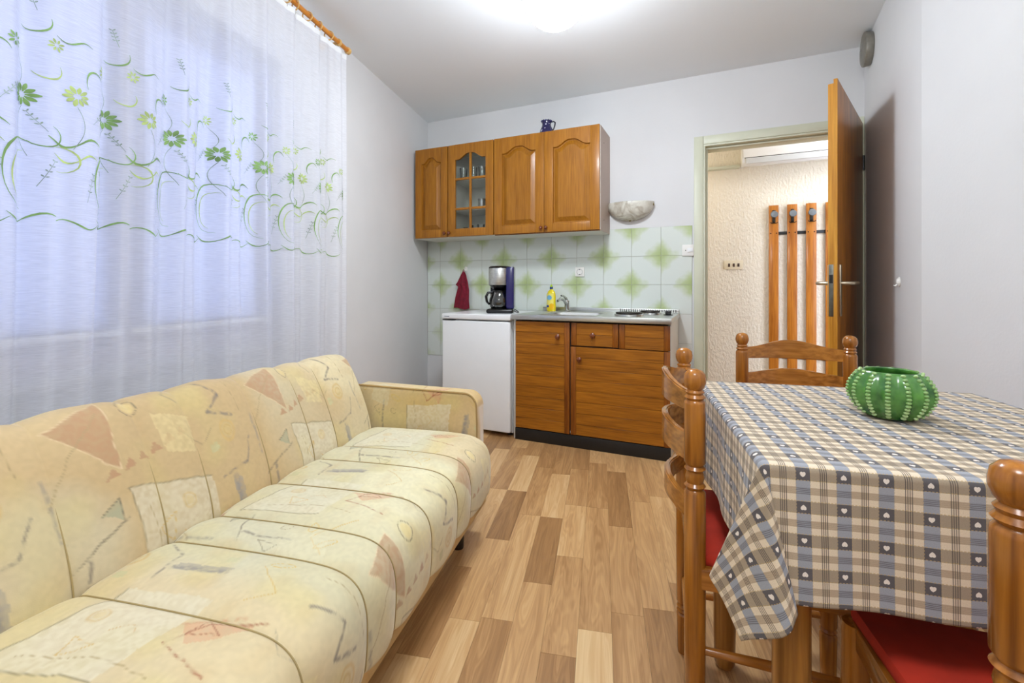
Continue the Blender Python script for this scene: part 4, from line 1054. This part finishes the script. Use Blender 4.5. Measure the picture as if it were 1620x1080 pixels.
def plaid_mat():
    m = bpy.data.materials.new('woven_check_with_hearts'); m.use_nodes = True; nt = m.node_tree; N = nt.nodes; L = nt.links; b = N['Principled BSDF']
    uv = N.new('ShaderNodeUVMap'); sp = N.new('ShaderNodeSeparateXYZ'); L.new(uv.outputs[0], sp.inputs[0])
    def Mx(op, a, b_=None, c=None):
        n = N.new('ShaderNodeMath'); n.operation = op
        for i, v in enumerate((a, b_, c)):
            if v is None: continue
            if isinstance(v, (int, float)): n.inputs[i].default_value = v
            else: L.new(v, n.inputs[i])
        return n.outputs[0]
    PX, PY = .054, .048
    gx = Mx('MULTIPLY_ADD', sp.outputs[0], 1/PX, -.227); gy = Mx('MULTIPLY_ADD', sp.outputs[1], 1/PY, -.294)
    x = Mx('FRACT', gx); y = Mx('FRACT', gy); ix = Mx('FLOOR', gx); iy = Mx('FLOOR', gy)
    def band(v, a, b_): return Mx('MULTIPLY', Mx('GREATER_THAN', v, a), Mx('LESS_THAN', v, b_))
    def mix(f, a, b_):
        n = N.new('ShaderNodeMix'); n.data_type = 'RGBA'
        if isinstance(f, (int, float)): n.inputs[0].default_value = f
        else: L.new(f, n.inputs[0])
        for i, v in ((6, a), (7, b_)):
            if isinstance(v, tuple): n.inputs[i].default_value = v
            else: L.new(v, n.inputs[i])
        return n.outputs[2]
    cream, tan, taupe = lin((218, 202, 176)), lin((180, 160, 134)), lin((158, 142, 120))
    blue, slate, dark = lin((150, 153, 160)), lin((88, 84, 86)), lin((62, 54, 54)); gold = lin((188, 160, 104))
    colb = band(x, 0, .36)                  # blue column
    rowt = band(y, 0, .37)                  # heart row
    rowm = band(y, .58, .80)                # mid band
    base = mix(rowm, cream, tan); base = mix(rowt, base, taupe)
    bl = mix(Mx('MULTIPLY', rowm, .25), blue, slate); bl = mix(rowt, bl, slate)
    c = mix(colb, base, bl)
    # fine dark triple lines down the middle of the cream columns, and thin lines across the blue
    ln = None
    for q in (.600, .650, .700, .750):
        t = band(x, q, q+.026); ln = t if ln is None else Mx('ADD', ln, t)
    c = mix(Mx('MULTIPLY', ln, .72), c, dark)
    lh = None
    for q in (.60, .65, .70, .75):
        t = band(y, q, q+.018); lh = t if lh is None else Mx('ADD', lh, t)
    c = mix(Mx('MULTIPLY', lh, Mx('MULTIPLY_ADD', colb, .5, .12)), c, dark)
    # golden dashed edges of the heart rows
    gd = Mx('ADD', band(y, .0, .022), band(y, .37, .395)); ds = Mx('GREATER_THAN', Mx('FRACT', Mx('MULTIPLY', gx, 12)), .4)
    c = mix(Mx('MULTIPLY', Mx('MULTIPLY', gd, ds), .7), c, gold)
    gv = Mx('ADD', band(x, .0, .016), band(x, .36, .376)); dsv = Mx('GREATER_THAN', Mx('FRACT', Mx('MULTIPLY', gy, 10)), .4)
    c = mix(Mx('MULTIPLY', Mx('MULTIPLY', gv, dsv), .5), c, gold)
    # hearts, alternately upright and upside down
    par = Mx('MULTIPLY_ADD', Mx('MODULO', Mx('ADD', ix, Mx('ADD', iy, 100)), 2), 2, -1)
    hx = Mx('MULTIPLY', Mx('MULTIPLY_ADD', x, PX, -.18*PX), 1/.0034); hy = Mx('MULTIPLY', Mx('MULTIPLY', Mx('MULTIPLY_ADD', y, PY, -.185*PY), 1/.0034), par)
    hy = Mx('ADD', hy, .15)
    x2 = Mx('MULTIPLY', hx, hx); y2 = Mx('MULTIPLY', hy, hy); k = Mx('SUBTRACT', Mx('ADD', x2, y2), 1)
    k3 = Mx('MULTIPLY', Mx('MULTIPLY', k, k), k); hh = Mx('SUBTRACT', k3, Mx('MULTIPLY', x2, Mx('MULTIPLY', y2, hy)))
    heart = Mx('MULTIPLY', Mx('LESS_THAN', hh, 0), Mx('MULTIPLY', colb, rowt))
    c = mix(heart, c, lin((226, 216, 204)))
    # weave
    wv = N.new('ShaderNodeTexNoise'); wv.inputs['Scale'].default_value = 900; L.new(uv.outputs[0], wv.inputs['Vector'])
    hs = N.new('ShaderNodeHueSaturation'); L.new(c, hs.inputs['Color']); L.new(Mx('MULTIPLY_ADD', wv.outputs['Fac'], .5, .75), hs.inputs['Value'])
    L.new(hs.outputs[0], b.inputs['Base Color']); b.inputs['Roughness'].default_value = .8; b.inputs['Sheen Weight'].default_value = .1
    return m
me = gridmesh('tablecloth', Pc, UVc)
cl = link('tablecloth', me, plaid_mat(), sm=False); cl.location = TC; cl.rotation_euler = (0, 0, TA)
md = cl.modifiers.new('thickness', 'SOLIDIFY'); md.thickness = .0012; md.offset = 1
tag(cl, 'blue and cream checked tablecloth with little hearts draped over the table', 'tablecloth')

# cactus vase ------------------------------------------------------
vz = empty('cactus_vase', (2.697, -2.252, ZT+.0025), .35); tag(vz, 'round green ceramic vase shaped like a ribbed cactus on the tablecloth', 'vase')
def vmat(n, c1, c2):
    m = bpy.data.materials.new(n); m.use_nodes = True; nt = m.node_tree; N = nt.nodes; L = nt.links; b = N['Principled BSDF']
    tc = N.new('ShaderNodeTexCoord'); nz = N.new('ShaderNodeTexNoise'); nz.inputs['Scale'].default_value = 26; nz.inputs['Detail'].default_value = 4; L.new(tc.outputs['Object'], nz.inputs['Vector'])
    r = N.new('ShaderNodeValToRGB'); r.color_ramp.elements[0].position = .35; r.color_ramp.elements[1].position = .68; r.color_ramp.elements[0].color = lin(c1); r.color_ramp.elements[1].color = lin(c2); L.new(nz.outputs['Fac'], r.inputs[0]); L.new(r.outputs[0], b.inputs['Base Color'])
    b.inputs['Roughness'].default_value = .22; b.inputs['Coat Weight'].default_value = .6; b.inputs['Coat Roughness'].default_value = .08; return m
NR = 14; n = NR*12
prof = [(.030, 0), (.044, .003), (.056, .018), (.0655, .038), (.068, .052), (.0655, .068), (.057, .084), (.049, .0935), (.046, .0955), (.043, .0945), (.043, .088), (.054, .07), (.060, .05), (.052, .02), (.001, .01)]
prof_d = []
for i in range(len(prof)-1):
    for t in (0, .34, .67): prof_d.append((prof[i][0]*(1-t)+prof[i+1][0]*t, prof[i][1]*(1-t)+prof[i+1][1]*t))
prof_d.append(prof[-1])
P = []
for i in range(n+1):
    a = 2*PI*i/n; ph_ = .5+.5*math.cos(a*NR)
    row = []
    for k, (r, z) in enumerate(prof_d):
        outer = k < 24
        amp = (.008*math.sin(min(1, z/.095)*PI)**.6 if 0 < z < .095 else 0) if outer else 0
        rr_ = r*1.0+amp*(ph_**1.2-.45)
        row.append((rr_*math.cos(a), rr_*math.sin(a), z))
    P.append(row)
link('vase_body', gridmesh('vase_body', np.array(P)), vmat('green_glaze', (26, 84, 26), (92, 152, 62)), vz, sm=False)
bead = BM(); bmesh.ops.create_icosphere(bead, subdivisions=2, radius=1); bmesh.ops.scale(bead, vec=(.0042, .0052, .0036), verts=bead.verts)
MBD = vmat('pale_green_glaze', (104, 152, 72), (176, 204, 138))
row0 = None
for k in range(NR):
    if row0 is None:
        bm = BM()
        zz_ = np.linspace(.010, .092, 13)
        for z in zz_:
            r = np.interp(z, [p[1] for p in prof[:8]], [p[0] for p in prof[:8]])+.008*math.sin(min(1, z/.095)*PI)**.6*.55
            # orientation: radial bead
            dr = (np.interp(z+.002, [p[1] for p in prof[:8]], [p[0] for p in prof[:8]])-np.interp(z-.002, [p[1] for p in prof[:8]], [p[0] for p in prof[:8]]))/.004
            s = bmesh.ops.create_icosphere(bm, subdivisions=2, radius=1)
            Mx_ = Matrix.Translation((r, 0, z)) @ Matrix.Rotation(math.atan(dr), 4, 'Y') @ Matrix.Diagonal((.0038, .0050, .0034, 1))
            bmesh.ops.transform(bm, matrix=Mx_, verts=s['verts'])
        row0 = link('bead_row', bm, MBD, vz); 
    else:
        o = row0.copy(); COL.objects.link(o); o.rotation_euler = (0, 0, 2*PI*k/NR)

# ------------------------------------------------------------------ sofa
ES = Vector((.175, -.985, 0)).normalized(); EF = Vector((.985, .175, 0)).normalized()
SO = Matrix(((ES.x, EF.x, 0, 1.026), (ES.y, EF.y, 0, -1.828), (0, 0, 1, 0), (0, 0, 0, 1)))
so = empty('sofa'); so.matrix_world = SO
tag(so, 'long beige patterned channel-tufted sofa along the curtained left wall', 'sofa')
SL = 2.25; SEAMS = np.array([0, .253, .388, .595, .805, .932, 1.13, 1.335, 1.47, 1.67, 1.88, 2.01, 2.25])
def seg_d(x, y, x0, y0, x1, y1):
    dx, dy = x1-x0, y1-y0; L2 = dx*dx+dy*dy
    t = np.clip(((x-x0)*dx+(y-y0)*dy)/L2, 0, 1); return np.hypot(x-x0-t*dx, y-y0-t*dy), t
def tri_in(x, y, p):
    s = []
    for (a, b), (c, d) in zip(p, p[1:]+p[:1]): s.append((c-a)*(y-b)-(d-b)*(x-a))
    return ((s[0] > 0) & (s[1] > 0) & (s[2] > 0)) | ((s[0] < 0) & (s[1] < 0) & (s[2] < 0))
def poly_sdf_in(x, y, p):
    ins = np.zeros(x.shape, bool)
    for (a, b), (c, d) in zip(p, p[1:]+p[:1]):
        cond = ((b > y) != (d > y)) & (x < (c-a)*(y-b)/(d-b+1e-9)+a); ins ^= cond
    return ins
def vnoise(x, y, sc, seed):
    r = np.random.RandomState(seed); g = r.rand(64, 64); X = (x*sc) % 64; Y = (y*sc) % 64
    xi = X.astype(int); yi = Y.astype(int); fx = X-xi; fy = Y-yi; fx = fx*fx*(3-2*fx); fy = fy*fy*(3-2*fy)
    a = g[xi % 64, yi % 64]; b = g[(xi+1) % 64, yi % 64]; c = g[xi % 64, (yi+1) % 64]; d = g[(xi+1) % 64, (yi+1) % 64]
    return (a*(1-fx)+b*fx)*(1-fy)+(c*(1-fx)+d*fx)*fy
def fabric(U, V, base=(222, 206, 166)):
    """printed upholstery: U,V metres on the cloth"""
    U = U+.0045*(vnoise(U, V, 60, 21)-.5)+.012*(vnoise(U, V, 14, 22)-.5); V = V+.0045*(vnoise(U, V, 60, 23)-.5)+.012*(vnoise(U, V, 14, 24)-.5)
    col = np.zeros(U.shape+(3,)); col[...] = np.array(lin(base)[:3])
    TP, TQ = .66, .64
    jx = (U % .53)/.53*TP; jy = V % TQ
    nz = vnoise(U, V, 9, 1)*.6+vnoise(U, V, 30, 2)*.4; fine = vnoise(U, V, 140, 3)
    def blend(mask, c, a):
        k = (np.clip(mask, 0, 1)*a)[..., None]; col[...] = col*(1-k)+np.array(lin(c)[:3])*k
    # cloudy patches of pale yellow, grey-green and beige
    blend(np.clip((vnoise(U, V, 3.2, 4)-.45)*4, 0, 1), (232, 224, 186), .55)
    blend(np.clip((vnoise(U+5, V, 2.8, 5)-.52)*4, 0, 1), (206, 202, 176), .5)
    blend(np.clip((vnoise(U, V+3, 3.0, 6)-.58)*5, 0, 1), (214, 190, 146), .6)
    blend(np.clip((vnoise(U, V, 12, 16)-.55)*3, 0, 1), (208, 192, 126), .4); blend(np.clip((vnoise(U+2, V, 22, 17)-.6)*3, 0, 1), (196, 170, 122), .3)
    def soft_line(pts, wd, c, a, rough_=True):
        for (x0, y0), (x1, y1) in zip(pts[:-1], pts[1:]):
            for ox in (-TP, 0, TP):
                if max(x0, x1)+ox < -.02 or min(x0, x1)+ox > TP+.02: continue
                for oy in (-TQ, 0, TQ):
                    if max(y0, y1)+oy < -.02 or min(y0, y1)+oy > TQ+.02: continue
                    d, t = seg_d(jx, jy, x0+ox, y0+oy, x1+ox, y1+oy)
                    w2 = wd*(.6+.8*nz) if rough_ else wd
                    m = np.clip(1.2-d/w2, 0, 1)
                    if rough_: m = m*np.clip(fine*2.2-.25, 0, 1)
                    blend(m, c, a)
    def area_(p, c, a, tex=True):
        for ox in (-TP, 0, TP):
            for oy in (-TQ, 0, TQ):
                q = [(x+ox, y+oy) for x, y in p]
                if max(x for x, _ in q) < 0 or min(x for x, _ in q) > TP or max(y for _, y in q) < 0 or min(y for _, y in q) > TQ: continue
                m = poly_sdf_in(jx, jy, q).astype(float)
                if tex: m = m*np.clip(.55+fine*.6, 0, 1)
                blend(m, c, a)
    def ring(cx, cy, r, wd, c, a, fill=None):
        for ox in (-TP, 0, TP):
            for oy in (-TQ, 0, TQ):
                if not (-r-.02 < cx+ox < TP+r+.02 and -r-.02 < cy+oy < TQ+r+.02): continue
                d = np.hypot(jx-cx-ox, (jy-cy-oy)*1.1)
                if fill: blend(np.clip((r*.8-d)/.004, 0, 1), fill, .5)
                blend(np.clip(1.2-np.abs(d-r)/wd, 0, 1), c, a)
    grey, brown, rust, och, olive = (128, 118, 106), (176, 134, 100), (158, 96, 66), (206, 176, 104), (150, 140, 100)
    # pale framed rectangle
    area_([(.20, .25), (.46, .30), (.47, .50), (.22, .48)], (216, 210, 186), .6)
    soft_line([(.22, .48), (.20, .25), (.46, .30)], .0028, (140, 128, 96), .75, False)
    # brown triangle with a row of teeth
    area_([(.05, .08), (.21, .04), (.20, .20)], brown, .75)
    soft_line([(.05, .08), (.21, .04), (.20, .20), (.05, .08)], .002, (222, 200, 160), .6, False)
    for k in range(6):
        x = .16+.045*k; y = .215-.008*k; area_([(x, y), (x+.036, y-.004), (x+.018, y-.024)], brown, .8)
    soft_line([(.02, .24), (.09, .14), (.19, .07)], .002, (170, 150, 110), .8, False)
    # outlined circle
    ring(.28, .07, .026, .0018, (130, 118, 90), .9, (226, 206, 140))
    ring(.56, .20, .030, .006, (202, 170, 106), .7, (208, 182, 120)); ring(.56, .20, .015, .003, (190, 158, 96), .6)
    # grey zig marks
    soft_line([(.52, .04), (.57, .10), (.51, .14), (.60, .16)], .0055, grey, .85)
    soft_line([(.545, .33), (.555, .45)], .010, (132, 126, 122), .8); soft_line([(.50, .32), (.60, .30), (.64, .24)], .0045, grey, .8)
    area_([(.535, .34), (.565, .33), (.575, .47), (.55, .44)], (150, 144, 136), .65)
    soft_line([(.07, .36), (.08, .50)], .006, grey, .8); soft_line([(.03, .37), (.11, .33), (.18, .31)], .003, (120, 110, 92), .8)
    # rust peak with small triangle
    area_([(.34, .55), (.40, .50), (.43, .62), (.38, .60)], (206, 152, 116), .6); soft_line([(.28, .64), (.33, .51), (.41, .55), (.44, .64)], .0032, rust, .8, True)
    soft_line([(.37, .53), (.42, .54), (.385, .59), (.37, .53)], .002, rust, .8, False); soft_line([(.40, .50), (.44, .60)], .006, (190, 130, 96), .6)
    # leaves and vine
    soft_line([(.04, .60), (.10, .54), (.16, .55), (.22, .60)], .0022, och, .9, False)
    for (cx, cy, a) in ((.08, .59, .5), (.15, .51, -.4), (.62, .56, 1.2)):
        pts = [(cx+.03*math.cos(t)*math.cos(a)-.011*math.sin(t)*math.sin(a), cy+.03*math.cos(t)*math.sin(a)+.011*math.sin(t)*math.cos(a)) for t in np.linspace(0, 2*PI, 12)]
        soft_line(pts, .0018, (208, 178, 96), .9, False)
    # extra faint scribbles, leaves and a second grey slash
    soft_line([(.24, .30), (.27, .44), (.25, .56)], .0016, (168, 146, 100), .7, False); soft_line([(.26, .36), (.31, .34), (.30, .40), (.26, .36)], .0018, (204, 170, 96), .8, False)
    soft_line([(.48, .56), (.52, .60), (.60, .52)], .0018, (204, 172, 100), .8, False); soft_line([(.02, .18), (.03, .30)], .007, (140, 132, 122), .6)
    soft_line([(.40, .16), (.46, .21), (.50, .18)], .0016, (150, 134, 100), .7, False); soft_line([(.62, .02), (.64, .16)], .0016, (160, 140, 100), .7, False)
    area_([(.33, .10), (.45, .13), (.43, .22), (.34, .20)], (222, 206, 150), .5); area_([(.0, .50), (.10, .47), (.12, .58), (.02, .62)], (214, 208, 176), .5)
    ring(.36, .33, .018, .004, (202, 172, 110), .6, (210, 186, 126)); ring(.13, .45, .014, .0016, (150, 132, 96), .7)
    # green-grey small shapes
    area_([(.12, .28), (.17, .26), (.165, .31)], (160, 160, 132), .8); soft_line([(.12, .28), (.17, .26), (.165, .31)], .0018, (110, 104, 84), .8, False)
    area_([(.48, .22), (.505, .215), (.51, .24), (.485, .245)], (190, 186, 140), .8); area_([(.60, .42), (.625, .415), (.63, .44), (.605, .445)], (196, 192, 150), .8)
    soft_line([(.02, .46), (.06, .42), (.05, .48), (.02, .46)], .0018, (140, 130, 104), .7, False)
    soft_line([(.44, .02), (.40, .06), (.43, .09)], .003, grey, .5); soft_line([(.33, .39), (.36, .42), (.34, .44)], .002, (196, 160, 100), .7)
    col *= (1+.10*(fine-.5)+.06*(nz-.5))[..., None]
    return np.clip(col, 0, 1)
def fab_mat():
    m = bpy.data.materials.new('printed_velour'); m.use_nodes = True; nt = m.node_tree; N = nt.nodes; L = nt.links; b = N['Principled BSDF']
    a = N.new('ShaderNodeAttribute'); a.attribute_name = 'print'; L.new(a.outputs['Color'], b.inputs['Base Color']); b.inputs['Roughness'].default_value = .85
    b.inputs['Sheen Weight'].default_value = .25; b.inputs['Sheen Roughness'].default_value = .4
    tc = N.new('ShaderNodeTexCoord'); nz = N.new('ShaderNodeTexNoise'); nz.inputs['Scale'].default_value = 500; L.new(tc.outputs['Object'], nz.inputs['Vector'])
    bp = N.new('ShaderNodeBump'); bp.inputs['Strength'].default_value = .12; bp.inputs['Distance'].default_value = .001; L.new(nz.outputs['Fac'], bp.inputs['Height']); L.new(bp.outputs[0], b.inputs['Normal'])
    return m
M_fab = fab_mat()
def resample(prof, step):
    """profile polyline (y,z) -> smoothed, uniform spacing"""
    p = np.array(prof, float)
    for _ in range(3):
        q = [p[0]]
        for a, b in zip(p[:-1], p[1:]): q += [a*.75+b*.25, a*.25+b*.75]
        q.append(p[-1]); p = np.array(q)
    d = np.concatenate([[0], np.cumsum(np.linalg.norm(np.diff(p, axis=0), axis=1))]); n = int(d[-1]/step)
    t = np.linspace(0, d[-1], n); return np.stack([np.interp(t, d, p[:, 0]), np.interp(t, d, p[:, 1])], 1), t
def channelled(name, prof, s0, s1, step, base, uo=0, vo=0, flipv=False, depth=.014, zgrow=0.0, endround=.03):
    pr, t = resample(prof, step); tg = np.gradient(pr, axis=0); tg /= np.linalg.norm(tg, axis=1)[:, None]; nr = np.stack([tg[:, 1], -tg[:, 0]], 1)
    if nr[len(nr)//3, 1] < 0: nr = -nr
    S = np.arange(s0, s1, step)
    ki = np.clip(np.searchsorted(SEAMS, S, side='right')-1, 0, len(SEAMS)-2)
    dl = np.minimum(S-SEAMS[ki], SEAMS[ki+1]-S)          # distance to the nearest seam
    wd_ = SEAMS[ki+1]-SEAMS[ki]
    puff = (1-np.exp(-dl/.014))*depth*.55+np.sin(PI*np.clip((S-SEAMS[ki])/wd_, 0, 1))*depth*.45
    e = np.clip((S-s0)/endround, 0, 1); end = -(1-np.sqrt(1-(1-e)**2))*endround*.6
    e2 = np.clip((s1-S)/endround, 0, 1); end += -(1-np.sqrt(np.clip(1-(1-e2)**2, 0, 1)))*endround*.6
    off = (puff+end)[:, None]*np.ones(len(pr))[None, :]
    # fade at the profile ends
    fd = np.clip(np.minimum(t, t[-1]-t)/.03, 0, 1)[None, :]
    off = off*fd+end[:, None]*(1-fd)
    Sg = np.repeat(S[:, None], len(pr), 1); Y = pr[None, :, 0]+nr[None, :, 0]*off; Z = pr[None, :, 1]+nr[None, :, 1]*off
    Z = Z+zgrow*Sg*np.clip((Z-.42)/.3, 0, 1)
    # slow unevenness of upholstery
    Z = Z+(.0018*np.sin(Sg*23+Y*11)+.0012*np.sin(Sg*51-Y*17))*np.clip(puff/depth*1.4-.3, 0, 1)[:, None]
    P = np.stack([Sg, Y, Z], -1)
    me = gridmesh(name, P)
    V = np.repeat(t[None, :], len(S), 0)
    tc_ = t[int(np.argmax(pr[:, 1]))]
    c = fabric(-(Sg+uo), (tc_-V if flipv else V)+vo, base); vcol(me, 'print', c.reshape(-1, 3))
    return me, pr, P
def closed_solid(me_name, me, P, base, parent):
    """add end caps as n-gon fans to the open profile sheet"""
    bm = BM(); bm.from_mesh(me); bm.verts.ensure_lookup_table(); nu, nv = P.shape[:2]
    for row in (0, nu-1):
        vs = [bm.verts[row*nv+j] for j in range(nv)]
        try: bm.faces.new(vs if row == 0 else list(reversed(vs)))
        except Exception: pass
    bm.to_mesh(me); bm.free()
    for p in me.polygons: p.use_smooth = True
    o = bpy.data.objects.new(me_name, me); COL.objects.link(o); me.materials.append(M_fab); o.parent = parent; return o
seat_prof = [(-.045, .20), (-.045, .36), (-.04, .405), (.02, .408), (.12, .411), (.25, .413), (.36, .412), (.43, .405), (.475, .380), (.495, .335), (.497, .27), (.492, .20), (.485, .185), (.30, .183), (-.02, .183)]
me, pr_, P = channelled('seat', seat_prof, .0, SL, .0034, (206, 198, 162), uo=.12, vo=.0)
seat = closed_solid('seat', me, P, None, so)
back_prof = [(-.05, .36), (-.052, .42), (-.075, .50), (-.115, .60), (-.160, .685), (-.185, .712), (-.215, .722), (-.255, .712), (-.275, .68), (-.275, .5), (-.25, .20)]
me, pr_, P = channelled('backrest', back_prof, .0, SL, .0036, (194, 168, 124), uo=-.10, vo=.03, flipv=True, depth=.012, zgrow=.0155)
back = closed_solid('backrest', me, P, None, so)
# channel seams: fine stitched welts lying in the grooves
bmw = BM()
def seam(parent, prof, nm, j0, j1, d):
    pr, t = resample(prof, .01); tg = np.gradient(pr, axis=0); tg /= np.linalg.norm(tg, axis=1)[:, None]; nr = np.stack([tg[:, 1], -tg[:, 0]], 1)
    if nr[len(nr)//3, 1] < 0: nr = -nr
    base = None
    for s in SEAMS[1:-1]:
        if base is None:
            bm = BM(); pts = [(0, pr[i, 0]+nr[i, 0]*d, pr[i, 1]+nr[i, 1]*d) for i in range(len(pr)) if j0 <= t[i] <= j1]
            tube(bm, pts, .0015, 6); base = link('seam_welt', bm, mat('welt_fabric', (172, 152, 104), .8, var=.08), parent)
            base.location = (s, 0, 0)
        else:
            c = base.copy(); COL.objects.link(c); c.location = (s, 0, 0)
seam(seat, seat_prof, 'seat', .20, 1.02, .0022)
seam(back, back_prof, 'back', .02, .52, .0022)
# far-end arm panel
def armrest():
    yA, yB, zA, zT, r = -.14, .425, .19, .582, .055
    ys = np.concatenate([np.linspace(yA, yB-r, 120), yB-r+r*np.sin(np.linspace(0, PI/2, 18))[1:]])
    xi, xo, rx = -.022, -.125, .014
    base = [(xi, u, 0) for u in np.linspace(0, 1, 90)]
    P = []
    for y in ys:
        q = max(0, (y-(yB-r))/r); h = zT-.012*max(0, (y-yA)/(yB-yA)) - r*(1-math.sqrt(max(0, 1-q*q)))
        row = [(xi, y, zA+(h-rx-zA)*u) for u in np.linspace(0, 1, 100)]
        row += [(xi-rx+rx*math.cos(a), y, h-rx+rx*math.sin(a)) for a in np.linspace(0, PI/2, 7)[1:]]
        row += [(xi-rx+(xo+rx-xi+rx)*u, y, h) for u in np.linspace(0, 1, 16)[1:]]
        row += [(xo+rx+rx*math.cos(a), y, h-rx+rx*math.sin(a)) for a in np.linspace(PI/2, PI, 7)[1:]]
        row += [(xo, y, h-rx+(zA-h+rx)*u) for u in np.linspace(0, 1, 30)[1:]]
        P.append(row)
    P = np.array(P); me = gridmesh('armrest', P)
    t = np.concatenate([[0], np.cumsum(np.linalg.norm(np.diff(P[0], axis=0), axis=1))])
    U_ = np.repeat(ys[:, None], P.shape[1], 1)+.60; V_ = np.repeat(t[None, :], len(ys), 0)+.16
    vcol(me, 'print', fabric(U_, V_, (196, 160, 96)).reshape(-1, 3))  # darker base colour bakes the arm panel's shade into the print
    o = closed_solid('armrest', me, P, None, so)
    pts = [(xi-.003, y, P[i, 103, 2]+.004) for i, y in enumerate(ys) if i % 6 == 0 or y > yB-r]+[(xi-.003, yB+.002, z) for z in (.45, .3, .2)]
    bm = BM(); tube(bm, pts, .0040, 8); link('piping', bm, mat('piping_fabric', (170, 140, 88), .8, var=.08), o)
armrest()
# back board and base frame
bm = BM(); box(bm, -.02, SL, -.24, .470, .125, .182, .004); link('base_frame', bm, mat('beige_base_fabric', (196, 168, 118), .8, var=.12, vscale=8), so)
for s in (.12, 1.1, 2.1):
    for y in (.40, -.16):
        bm = BM(); lathe(bm, [(.020, 0), (.026, .125)], 16, c=(s, y, 0)); link('foot', bm, mat('dark_foot', (40, 30, 22), .5, var=.1), so)
print('objects', len(bpy.data.objects), 'tris', sum(len(o.data.loop_triangles) if False else sum(len(p.vertices)-2 for p in []) for o in []))
